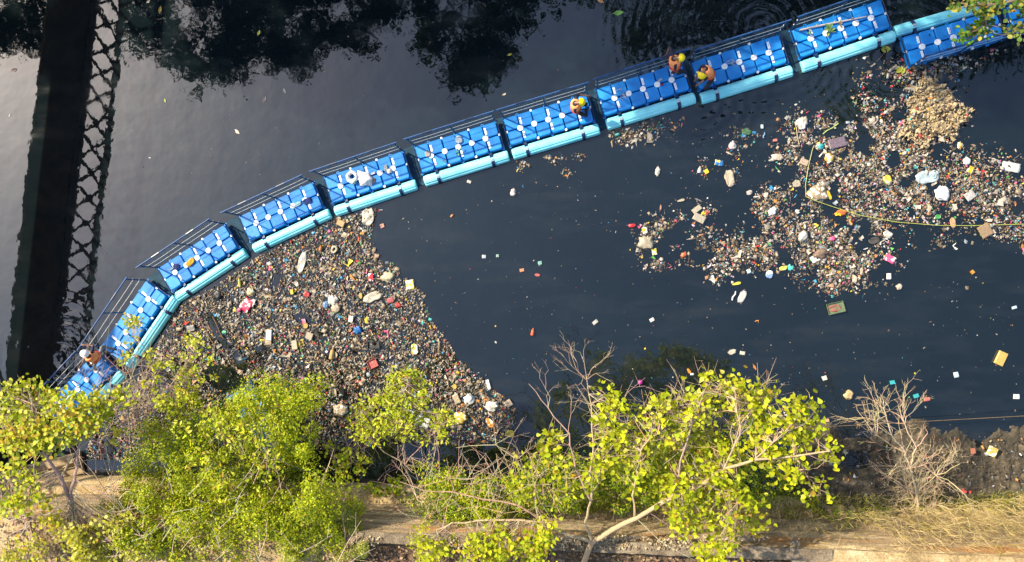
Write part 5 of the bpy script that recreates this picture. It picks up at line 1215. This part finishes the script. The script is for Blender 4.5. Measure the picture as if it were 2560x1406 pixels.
for k in range(220):
    x = t.rs.gauss(315, 60); y = t.rs.gauss(1030, 60)
    if y < 880: continue
    a_ = U(x, y, t.rs.uniform(.9, 2.0)); an = t.rs.gauss(.9, .9); L = t.rs.uniform(30, 120); b_ = U(x+L*math.cos(an)*.8, y-L*math.sin(an), a_.z+t.rs.uniform(-.2, .6)); t.twig(a_, b_, .0075, .12, 3, (.36, .26, .19), 2)
t.finish(60)

# dense small leaved bush
t = Plant('small_leaved_bush', 'large dense lime green bush of tiny leaves covering the wall, left of centre', U(520, 1330, 2.5), 'bush', 12)
for k in range(16):
    x = 330+k*35; t.limb([(x, 1400-k % 3*40, 1.6), (x+t.rs.uniform(-25, 25), 1300, 2.4), (x+t.rs.uniform(-60, 60), 1180+t.rs.uniform(-40, 60), 3.1)], .03, .008)
poly = [(300, 1215), (345, 1130), (360, 1075), (400, 1050), (470, 1045), (520, 1035), (560, 995), (600, 952), (640, 942), (700, 945), (765, 948), (812, 968), (800, 1002), (765, 1020), (775, 1062), (800, 1105), (785, 1150), (835, 1200), (880, 1240), (900, 1300), (905, 1420), (240, 1420), (235, 1340), (265, 1260)]
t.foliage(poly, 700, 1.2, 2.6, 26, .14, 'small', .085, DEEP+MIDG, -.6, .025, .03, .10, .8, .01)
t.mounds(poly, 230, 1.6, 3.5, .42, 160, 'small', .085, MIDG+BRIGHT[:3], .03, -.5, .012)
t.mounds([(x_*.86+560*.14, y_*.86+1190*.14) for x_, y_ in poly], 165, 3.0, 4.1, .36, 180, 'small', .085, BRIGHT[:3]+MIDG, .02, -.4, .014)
t.foliage([(440, 1000), (560, 1020), (700, 1060), (700, 1200), (560, 1260), (430, 1160)], 60, 3.9, 4.6, 7, .12, 'oval', .16, BRIGHT, -.2, .03, .05, .6, .7)
for k in range(45):
    a_ = U(t.rs.uniform(320, 860), t.rs.uniform(1200, 1420), t.rs.uniform(3.3, 4.1)); b_ = U(*(PX([a_])[0]+np.array([t.rs.uniform(-60, 90), t.rs.uniform(-120, 10)])), a_.z+t.rs.uniform(0, .4)); t.twig(a_, b_, .009, .1, 3, (.5, .4, .3), 2)
t.finish(50, 'stem')
t = Plant('fine_leaved_bush', 'pale green bush of very fine leaves at the bottom, left of the bare wall', U(800, 1400, 2.6), 'bush', 14)
for k in range(6): t.limb([(740+k*30, 1420, 2.4), (750+k*28, 1340, 3.2), (730+k*32, 1280, 3.6)], .02, .006)
t.mounds([(735, 1275), (770, 1250), (820, 1250), (865, 1275), (895, 1300), (910, 1340), (915, 1420), (705, 1420), (705, 1330)], 48, 2.9, 3.6, .26, 330, 'small', .055, [(.46, .47, .09), (.52, .50, .14), (.38, .41, .05), (.28, .34, .03)], .02, None)
t.finish(0, 'stem')

# tufted shrub in the middle
t = Plant('tufted_shrub', 'shrub with clusters of narrow pale leaves before the litter mat, centre left', U(1025, 1215, .8), 'shrub', 16)
t.limb([(1030, 1215, .8), (1012, 1160, 1.6), (1010, 1110, 2.1), (1000, 1050, 2.7), (1010, 985, 3.1), (1020, 950, 3.2)], .035, .012)
t.limb([(1012, 1160, 1.6), (1060, 1110, 2.2), (1090, 1060, 2.6)], .02, .008); t.limb([(1012, 1160, 1.6), (960, 1130, 2.0), (910, 1080, 2.4), (900, 1030, 2.6)], .022, .008)
t.limb([(845, 1215, .9), (852, 1170, 1.5), (868, 1120, 2.0), (920, 1060, 2.4)], .018, .008); t.limb([(845, 1215, .9), (835, 1140, 1.7), (838, 1080, 2.1)], .015, .006)
t.limb([(960, 1210, .9), (965, 1170, 1.3), (1010, 1130, 1.8)], .014, .006)
t.foliage([(985, 932), (1045, 928), (1060, 960), (1075, 1000), (1060, 1020), (1020, 1010), (960, 1030), (960, 985)], 75, 2.9, 3.5, 9, .11, 'oval', .15, BRIGHT, -.3, .03, .03, .9, .65)
t.foliage([(895, 1005), (940, 990), (960, 1030), (1040, 1010), (1110, 1015), (1132, 1045), (1125, 1095), (1060, 1110), (1000, 1085), (950, 1110), (890, 1100), (870, 1070)], 135, 2.4, 3.1, 9, .11, 'oval', .14, BRIGHT, -.2, .03, .03, .9, .65)
t.foliage([(820, 1110), (900, 1110), (925, 1150), (905, 1190), (850, 1195), (825, 1160)], 28, 1.8, 2.4, 8, .1, 'round', .12, BRIGHT, -.1, .03, .05, .9, .65)
t.foliage([(890, 1215), (1000, 1195), (1010, 1235), (930, 1240)], 22, 1.1, 1.6, 8, .1, 'round', .13, MIDG, None, .03, .05, .5, .65)
t.foliage([(1040, 1160), (1090, 1150), (1110, 1200), (1050, 1215)], 22, 1.4, 2.0, 9, .09, 'oval', .11, MIDG, None, .03, .05, .5, .65)
for k in range(30):
    a_ = U(t.rs.uniform(830, 1060), t.rs.uniform(1130, 1215), t.rs.uniform(.9, 1.6)); b_ = U(*(PX([a_])[0]+np.array([t.rs.uniform(-50, 70), t.rs.uniform(-90, -10)])), a_.z+t.rs.uniform(.2, .7)); t.twig(a_, b_, .009, .1, 3, (.5, .36, .30), 2)
t.finish(90)

# heart leaved tree
t = Plant('heart_leaved_tree', 'tall tree with big yellow green heart leaves and bare twigs, lower right of centre', U(1450, 1440, 2.6), 'tree', 20)
t.bark = (.40, .29, .19); PB = (.38, .27, .18)
L0 = t.limb([(1447, 1450, 2.5), (1462, 1395, 3.0), (1480, 1355, 3.4), (1505, 1342, 3.6), (1590, 1295, 4.2), (1680, 1245, 4.7), (1760, 1207, 5.0), (1812, 1172, 5.2), (1885, 1150, 5.4), (1990, 1140, 5.5), (2075, 1128, 5.6)], .095, .018, n=9)
t.limb([(1480, 1355, 3.4), (1462, 1308, 3.9), (1478, 1255, 4.4), (1476, 1180, 4.8), (1481, 1100, 5.1), (1478, 1010, 5.3), (1466, 940, 5.4)], .042, .010, n=6)
t.limb([(1480, 1355, 3.4), (1400, 1330, 3.7), (1330, 1305, 3.9), (1230, 1300, 4.0), (1130, 1310, 4.1), (1090, 1325, 4.1)], .055, .012)
t.limb([(1400, 1330, 3.7), (1345, 1290, 4.1), (1270, 1255, 4.3), (1210, 1250, 4.4), (1130, 1230, 4.5), (1060, 1225, 4.6), (1000, 1205, 4.6)], .035, .008)
t.limb([(1590, 1295, 4.2), (1582, 1240, 4.7), (1598, 1160, 5.1), (1606, 1115, 5.3), (1645, 1085, 5.4)], .035, .012)
t.limb([(1478, 1255, 4.4), (1440, 1170, 4.8), (1420, 1085, 5.1), (1370, 1020, 5.2), (1322, 960, 5.3)], .03, .008, col_=PB)
t.limb([(1345, 1290, 4.1), (1330, 1220, 4.5), (1290, 1150, 4.7), (1240, 1110, 4.8), (1140, 1120, 4.8)], .028, .006, col_=PB)
t.limb([(1680, 1245, 4.7), (1700, 1150, 5.2), (1730, 1060, 5.4), (1760, 980, 5.5)], .03, .008); t.limb([(1812, 1172, 5.2), (1850, 1090, 5.5), (1840, 1000, 5.6)], .028, .008)
t.limb([(1885, 1150, 5.4), (1960, 1080, 5.5), (2010, 1020, 5.6)], .022, .006); t.limb([(1760, 1207, 5.0), (1830, 1240, 4.8), (1870, 1290, 4.6)], .025, .008)
t.limb([(1990, 1140, 5.5), (2020, 1190, 5.3), (2050, 1240, 5.1)], .014, .006)
HL = dict(kind='heart', size=.175)
A_ = [(1650, 1000), (1690, 985), (1722, 965), (1762, 948), (1800, 942), (1836, 930), (1850, 950), (1922, 972), (1925, 1005), (1935, 1060), (1900, 1120), (1850, 1150), (1780, 1200), (1700, 1240), (1640, 1210), (1560, 1200), (1500, 1150), (1495, 1100), (1560, 1040), (1610, 1030)]
t.foliage(A_, 400, 4.0, 5.5, 6, .16, 'heart', .135, BRIGHT[:4]+MIDG[:3], -.03, .024, .03, .9, .75)
t.foliage([(1960, 1005), (2035, 990), (2052, 1030), (2030, 1060), (1985, 1060)], 14, 5.4, 5.8, 6, .14, 'heart', .135, BRIGHT[:3], None, .02, .02, 1, .7)
t.foliage([(1900, 1060), (2020, 1065), (2105, 1092), (2112, 1115), (2092, 1160), (2010, 1165), (2000, 1205), (1900, 1200)], 66, 5.0, 5.7, 6, .15, 'heart', .14, BRIGHT[:3], -.1, .02, .02, 1, .7)
t.foliage([(1990, 1180), (2080, 1190), (2085, 1240), (2020, 1260)], 9, 4.9, 5.3, 5, .12, 'heart', .15, BRIGHT[:3], None, .02, .02, 1, .7)
t.foliage([(1490, 965), (1530, 965), (1565, 1030), (1560, 1100), (1500, 1110), (1485, 1040)], 30, 5.1, 5.6, 6, .12, 'heart', .135, BRIGHT[:3], -.1, .02, .02, 1, .75)
t.foliage([(1640, 1210), (1800, 1200), (1885, 1250), (1905, 1320), (1850, 1330), (1815, 1405), (1700, 1400), (1690, 1300), (1640, 1260)], 150, 4.2, 5.3, 7, .15, 'heart', .13, BRIGHT[:3], -.2, .02, .05, .9, .75)
t.foliage([(1345, 1085), (1390, 1070), (1410, 1110), (1380, 1140), (1345, 1130)], 12, 4.8, 5.1, 6, .11, 'heart', .15, BRIGHT[:3], None, .02, .02, 1, .7)
t.foliage([(1380, 1150), (1480, 1120), (1540, 1160), (1500, 1220), (1400, 1230)], 26, 4.4, 5.1, 5, .15, 'heart', .135, BRIGHT[:3], -.1, .02, .02, 1, .7)
t.foliage([(1050, 1355), (1180, 1345), (1250, 1325), (1340, 1240), (1390, 1290), (1400, 1410), (1270, 1420), (1040, 1420)], 150, 3.9, 4.7, 7, .15, 'heart', .13, BRIGHT[:3], -.12, .02, .04, .9, .7)
for k in range(20):   # bare purple beige twigs at the top
    q = t.rs.choice([(1478, 1010, 5.3), (1481, 1060, 5.2), (1466, 950, 5.4), (1470, 980, 5.35), (1420, 1085, 5.1), (1370, 1020, 5.2), (1290, 1150, 4.7), (1330, 1220, 4.5), (1240, 1110, 4.8)])
    an = t.rs.gauss(1.5, .8); d = Vector((math.cos(an), math.sin(an), t.rs.gauss(.1, .2))).normalized()
    t.branchy(U(*q), d, t.rs.uniform(.3, .58), .008, 3, .42, .6, PB, .74)
t.foliage([(1560, 1180), (1700, 1150), (1830, 1120), (1890, 1150), (1840, 1215), (1720, 1262), (1600, 1300), (1540, 1270)], 50, 5.1, 5.7, 6, .15, 'heart', .135, BRIGHT[:3]+MIDG[:1], -.3, .02, .02, .9, .7)
t.foliage([(1250, 1150), (1330, 1110), (1400, 1160), (1420, 1240), (1330, 1280), (1260, 1230)], 36, 4.4, 4.9, 6, .14, 'heart', .13, BRIGHT[:3]+MIDG[:1], -.1, .02, .03, .9, .7)
t.foliage([(1920, 990), (2000, 1000), (2040, 1060), (2090, 1090), (2000, 1100), (1930, 1060)], 24, 5.3, 5.8, 6, .14, 'heart', .135, BRIGHT[:3], -.1, .02, .03, 1, .7)
for k in range(330):
    x, y = t.rs.choice([(t.rs.uniform(1040, 1420), t.rs.uniform(1180, 1340)), (t.rs.uniform(1500, 1720), t.rs.uniform(1040, 1180)), (t.rs.uniform(1640, 1900), t.rs.uniform(980, 1120))])
    a_ = U(x, y, t.rs.uniform(3.9, 5.0)); an = t.rs.uniform(0, 6.28); L = t.rs.uniform(40, 150); b_ = U(x+L*math.cos(an), y-abs(L*math.sin(an))*.8, a_.z+t.rs.uniform(-.2, .4)); t.twig(a_, b_, .009, .1, 3, PB, 2)
t.finish(300)

# creepers under the tree, on the wall
t = Plant('wall_creeper', 'small leaved green creeper hanging on the wall under the heart leaved tree', U(1400, 1260, .8), 'creeper', 23)
for k in range(22): x = 1030+k*42; t.limb([(x, 1300, 1.6), (x+t.rs.uniform(-20, 20), 1240, 1.4), (x+t.rs.uniform(-30, 30), 1190, 1.3)], .012, .004)
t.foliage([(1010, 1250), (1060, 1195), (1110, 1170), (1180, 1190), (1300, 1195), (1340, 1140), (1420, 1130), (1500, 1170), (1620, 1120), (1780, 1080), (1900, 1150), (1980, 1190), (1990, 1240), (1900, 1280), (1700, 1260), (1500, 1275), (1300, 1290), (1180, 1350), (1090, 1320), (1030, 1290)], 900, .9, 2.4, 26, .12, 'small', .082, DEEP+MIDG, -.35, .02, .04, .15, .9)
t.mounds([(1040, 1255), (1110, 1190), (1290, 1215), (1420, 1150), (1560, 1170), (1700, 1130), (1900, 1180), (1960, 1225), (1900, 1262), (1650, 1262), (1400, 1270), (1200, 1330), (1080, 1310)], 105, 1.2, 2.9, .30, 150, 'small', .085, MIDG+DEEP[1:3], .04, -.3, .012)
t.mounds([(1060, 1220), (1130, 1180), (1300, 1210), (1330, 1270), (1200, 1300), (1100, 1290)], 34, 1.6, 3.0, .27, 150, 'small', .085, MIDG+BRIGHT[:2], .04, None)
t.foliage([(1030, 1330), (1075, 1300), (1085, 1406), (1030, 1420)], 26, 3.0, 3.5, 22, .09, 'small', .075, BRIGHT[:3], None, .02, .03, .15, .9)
t.finish(0, 'stem')
t = Plant('low_weeds', 'low green weeds on the footing between the heart leaved tree and the dead bush', U(2060, 1270, .8), 'weeds', 25)
for x in (2000, 2040, 2120, 2180): t.limb([(x, 1280, .8), (x+5, 1250, 1.1), (x+8, 1225, 1.3)], .008, .003)
t.foliage([(1960, 1240), (2080, 1225), (2090, 1270), (2230, 1275), (2200, 1300), (1960, 1300)], 60, .85, 1.3, 18, .09, 'small', .07, DEEP+MIDG, -.1, .03, .1, .2, .9)
t.foliage([(2100, 1280), (2150, 1280), (2145, 1340), (2095, 1330)], 18, 1.0, 1.8, 16, .08, 'small', .06, DEEP, None, .03, .05, .2, .9)
t.foliage([(2340, 1330), (2380, 1330), (2390, 1420), (2340, 1420)], 14, 1.6, 2.6, 14, .08, 'small', .06, DEEP, None, .03, .1, .2, .9)
t.finish(0, 'stem')

# dead bush at the right
t = Plant('dead_bush', 'leafless straw coloured bush fanning out over the mud shore at right', U(2296, 1310, .9), 'bush', 31)
t.bark = (.48, .36, .21)
t.limb([(2300, 1420, 1.4), (2296, 1310, 1.6), (2290, 1235, 2.0), (2276, 1170, 2.4), (2262, 1130, 2.6), (2230, 1090, 2.8), (2215, 1040, 3.0), (2205, 990, 3.1)], .035, .010, n=7)
t.limb([(2276, 1170, 2.4), (2290, 1120, 2.7), (2262, 1060, 2.9), (2245, 1015, 3.0)], .022, .008); t.limb([(2262, 1130, 2.6), (2190, 1090, 2.8), (2160, 1050, 2.9), (2140, 1012, 3.0)], .02, .006)
t.limb([(2290, 1120, 2.7), (2320, 1085, 2.8), (2312, 1065, 2.9)], .014, .005); t.limb([(2290, 1235, 2.0), (2340, 1190, 2.3), (2400, 1160, 2.5)], .016, .006); t.limb([(2290, 1235, 2.0), (2220, 1190, 2.3), (2170, 1150, 2.4)], .016, .006)
for k in range(70):
    q = t.rs.choice([(2230, 1090, 2.8), (2215, 1040, 3.0), (2262, 1130, 2.6), (2276, 1170, 2.4), (2290, 1235, 2.0), (2288, 1210, 2.1), (2285, 1200, 2.2), (2296, 1270, 1.8), (2340, 1190, 2.3), (2220, 1190, 2.3), (2190, 1090, 2.8), (2262, 1060, 2.9), (2296, 1250, 1.9), (2290, 1225, 2.0)])
    an = t.rs.gauss(1.57, 1.0) if q[1] > 1150 else t.rs.gauss(1.7, .6); d = Vector((math.cos(an), math.sin(an), t.rs.gauss(.1, .25))).normalized()
    t.branchy(U(*q), d, t.rs.uniform(.28, .6), .010, 3, .42, .6, None, .76)
for k in range(46):
    x = t.rs.gauss(2295, 14); y = t.rs.uniform(1215, 1310); an = t.rs.choice([t.rs.gauss(.5, .5), t.rs.gauss(2.6, .5), t.rs.gauss(1.57, .5)]); d = Vector((math.cos(an), math.sin(an), t.rs.gauss(.2, .25))).normalized()
    t.branchy(U(x, y, t.rs.uniform(1.4, 2.1)), d, t.rs.uniform(.3, .55), .0065, 3, .45, .7, None, .78)
t.finish(0, 'branches')

# dry grass on the footing and the wall at the right
def grass(name, label, poly, n, z0, z1, lmin, lmax, cols, seed, lean=(0, 0), sp=.5):
    rg = np.random.default_rng(seed); P = sample_poly(poly, n, rg, -.55, .008, seed); z = rg.uniform(z0, z1, n); W = UA(P, z)
    L = rg.uniform(lmin, lmax, n); d = np.stack([rg.normal(lean[0], sp, n), rg.normal(lean[1], sp, n), rg.uniform(.35, 1, n)], 1); d /= np.linalg.norm(d, axis=1)[:, None]
    side = np.cross(d, rg.normal(0, 1, (n, 3))); side /= np.linalg.norm(side, axis=1)[:, None]; w = rg.uniform(.003, .007, n)[:, None]
    mid = W+d*(L*.55)[:, None]; tip = W+d*L[:, None]+np.stack([rg.normal(0, .12, n), rg.normal(0, .12, n), -rg.uniform(0, .2, n)], 1)*L[:, None]
    V = np.stack([W-side*w, W+side*w, mid+side*w*.8, mid-side*w*.8, tip], 1).reshape(-1, 3)
    T = (np.array([(0, 1, 2), (0, 2, 3), (3, 2, 4)])[None]+(np.arange(n)*5)[:, None, None]).reshape(-1, 3)
    C = np.repeat(np.array(cols)[rg.integers(0, len(cols), n)]*rg.uniform(.6, 1.2, (n, 1)), 5, 0)
    o = link(name, arr_mesh(name, V, T, C), M['leaf']); tag(o, label, 'grass', None, 'stuff')
STRAW = [(.58, .43, .18), (.46, .33, .12), (.68, .53, .27), (.42, .34, .07)]
grass('dry_grass', 'pale dry grass over the wall and footing at the lower right', [(2130, 1285), (2250, 1265), (2400, 1255), (2600, 1235), (2600, 1430), (2180, 1430), (2230, 1340)], 5200, .9, 3.0, .15, .55, STRAW, 3, (.5, -.2), .5)
grass('dry_grass', 'sparse dry stalks on the wall below the heart leaved tree', [(1900, 1262), (2200, 1290), (2150, 1420), (1500, 1420), (1300, 1330)], 2600, 1.0, 2.9, .15, .5, STRAW, 5, (.1, .1), .6)
grass('green_grass', 'yellow green grass fringe along the footing edge at right', [(1950, 1238), (2200, 1240), (2400, 1240), (2600, 1225), (2600, 1275), (1950, 1285)], 2600, .75, 1.0, .1, .32, [(.34, .34, .04), (.44, .40, .08), (.22, .26, .03)], 6, (0, .3), .5)
grass('dry_grass', 'thin dry stalks on the sandy wall at the lower left', [(0, 1230), (330, 1215), (330, 1330), (0, 1340)], 700, .9, 2.6, .12, .4, STRAW, 7, (-.1, .1), .6)
# fallen leaves behind the wall
rg = np.random.default_rng(9); P = sample_poly([(300, 1370), (2200, 1370), (2200, 1430), (300, 1430)], 2200, rg); P = np.concatenate([P, sample_poly([(0, 1290), (880, 1290), (880, 1406), (0, 1406)], 1800, rg, -.1, .01, 4)]); W = UA(P, np.where(np.arange(len(P)) < 2200, 2.62, 3.06)); n = len(W)
sz = rg.uniform(.05, .12, n); V, T, C = inst(ROUND, ROUND_T, W, rot_mats(n, .5, rg, np.stack([sz]*3, 1)), np.array([(.24, .14, .07), (.16, .09, .05), (.32, .20, .11), (.10, .06, .035)])[rg.integers(0, 4, n)])
tag(link('leaf_litter', arr_mesh('leaf_litter', V, T, C), M['litter']), 'brown fallen leaves on the ground behind the wall', 'leaves', None, 'stuff')

P = np.concatenate([sample_poly([(880, 1342), (2000, 1342), (2000, 1376), (880, 1376)], 900, rg, -.05, .012, 3), sample_poly([(880, 1340), (2000, 1340), (2000, 1352), (880, 1352)], 500, rg, -.1, .01, 6)]); W = UA(P, 3.075); n = len(W)
sz = rg.uniform(.03, .10, n); v_, f_ = ico(0); V, T, C = inst(v_*np.array([.5, .4, .18]), f_, W, rot_mats(n, .3, rg, np.stack([sz]*3, 1)), np.array([(.34, .25, .14), (.22, .15, .08), (.44, .35, .2), (.14, .09, .05)])[rg.integers(0, 4, n)])
tag(link('coping_rubble', arr_mesh('coping_rubble', V, T, C), M['litter']), 'crumbs of earth and stone strewn along the wall coping', 'rubble', None, 'stuff')
# overhanging tree at the top right corner
t = Plant('overhanging_tree', 'round leaved tree reaching in over the turned raft at top right', Vector((20, 18, 1.2)), 'tree', 41)
t.bark = (.2, .15, .11)
t.limb([(20, 18, .8), (19.6, 16.5, 3.0), tuple(U(2600, -70, 5.0))], .16, .07, True, 8)
t.limb([(2600, -70, 5.0), (2560, -5, 5.1), (2500, 8, 5.0), (2440, 12, 4.9), (2385, 8, 4.8)], .05, .012); t.limb([(2500, 8, 5.0), (2470, 45, 4.6), (2445, 85, 4.3)], .02, .008); t.limb([(2600, -70, 5.0), (2600, 40, 4.7), (2545, 80, 4.4)], .03, .008)
OL = [(.14, .20, .03), (.20, .24, .035), (.10, .22, .03), (.30, .28, .06)]
t.foliage([(2360, -6), (2470, -20), (2590, -20), (2590, 25), (2520, 28), (2450, 35), (2420, 22), (2385, 22)], 60, 4.7, 5.1, 7, .10, 'round', .13, OL, None, .03, .10, 1, .7)
t.foliage([(2440, 5), (2470, 5), (2482, 45), (2470, 85), (2420, 100), (2398, 92), (2420, 68), (2445, 50)], 34, 4.2, 4.7, 7, .09, 'round', .12, [(.10, .26, .02), (.22, .36, .02), (.12, .2, .04)], None, .03, .03, 1, .7)
t.foliage([(2515, 70), (2560, 30), (2600, 50), (2600, 110), (2545, 105)], 22, 4.2, 4.7, 6, .1, 'round', .13, OL, None, .03, .03, 1, .7)
t.finish(60)

# tall trees on the far bank: outside the picture, seen only as dark reflections
def far_tree(label, poly, hmin, hmax, base, n, seed, gap=-.15):
    t = Plant('bank_tree', label, Vector(base), 'tree', seed); rg = t.rng; t.o['group'] = 'tall trees on the far bank'; t.bark = (.12, .09, .07)
    C = sample_poly(poly, n, rg, gap, .018, seed); hh = rg.uniform(hmin, hmax, n)
    W = UA(C, -hh); W[:, 2] = hh; q = PX(W); W = W[q[:, 1] < -25]
    if len(W) == 0: return
    ctr = W.mean(0); top = Vector(ctr); b_ = Vector(base)
    t.limb([b_, b_.lerp(top, .35)+Vector((0, 1.5, 1)), b_.lerp(top, .7)+Vector((0, .8, .8)), top], .28, .08, True, 8)
    for k in range(14):
        e = Vector(W[rg.integers(0, len(W))]); a_ = b_.lerp(top, rg.uniform(.55, .98)); t.limb([a_, a_.lerp(e, .5)+Vector((0, 0, .3)), e], .05, .012, True, 5)
    t.clusters(W, 26, .27, 'oval', .26, [(.025, .045, .012), (.035, .055, .015), (.018, .03, .01)], .0, .4, .9, 1.4, .012)
    t.finish(0)
far_tree('tall far bank tree mirrored at the top left corner', [(-60, -120), (105, -120), (108, 60), (100, 120), (60, 138), (20, 130), (-60, 100)], 6.5, 9.5, (-24, 19, 1.8), 260, 61)
far_tree('broad far bank tree mirrored left of centre at the top', [(300, -140), (700, -140), (700, 130), (650, 200), (590, 195), (540, 215), (500, 235), (460, 180), (420, 175), (400, 130), (330, 120), (310, 60)], 6.5, 9.5, (-14, 20, 1.9), 620, 62, -.22)
far_tree('far bank tree mirrored at the top centre left', [(680, -140), (1010, -140), (1010, 40), (950, 60), (930, 130), (860, 110), (790, 110), (770, 190), (745, 205), (720, 150), (680, 180)], 6.5, 9.5, (-7.5, 20, 1.9), 430, 63, -.15)
far_tree('drooping far bank tree whose mirrored crown hangs lowest at top centre', [(1010, -140), (1330, -140), (1330, 60), (1270, 80), (1275, 160), (1240, 190), (1175, 235), (1120, 215), (1105, 130), (1050, 140), (1020, 110), (1070, 60), (1040, 20)], 7.0, 9.5, (-3, 20, 1.9), 430, 64, -.2)
far_tree('far bank tree mirrored in the rippled water at the top, right of centre', [(1300, -140), (1760, -140), (1760, -20), (1700, 40), (1640, 110), (1580, 130), (1560, 90), (1600, 30), (1450, 20), (1400, 40), (1300, 30)], 7, 10, (3, 21, 2), 330, 65, -.05)
far_tree('far bank tree mirrored behind the upper right rafts', [(1700, -160), (2150, -160), (2200, 60), (2000, 60), (1880, 110), (1760, 150), (1640, 190), (1680, 100)], 7, 10, (9, 21, 2), 420, 66, -.15)
far_tree('far bank tree mirrored at the top right corner', [(2150, -160), (2700, -160), (2700, 120), (2500, 170), (2350, 190), (2240, 160)], 7, 10.5, (17, 22, 2), 420, 67, -.2)
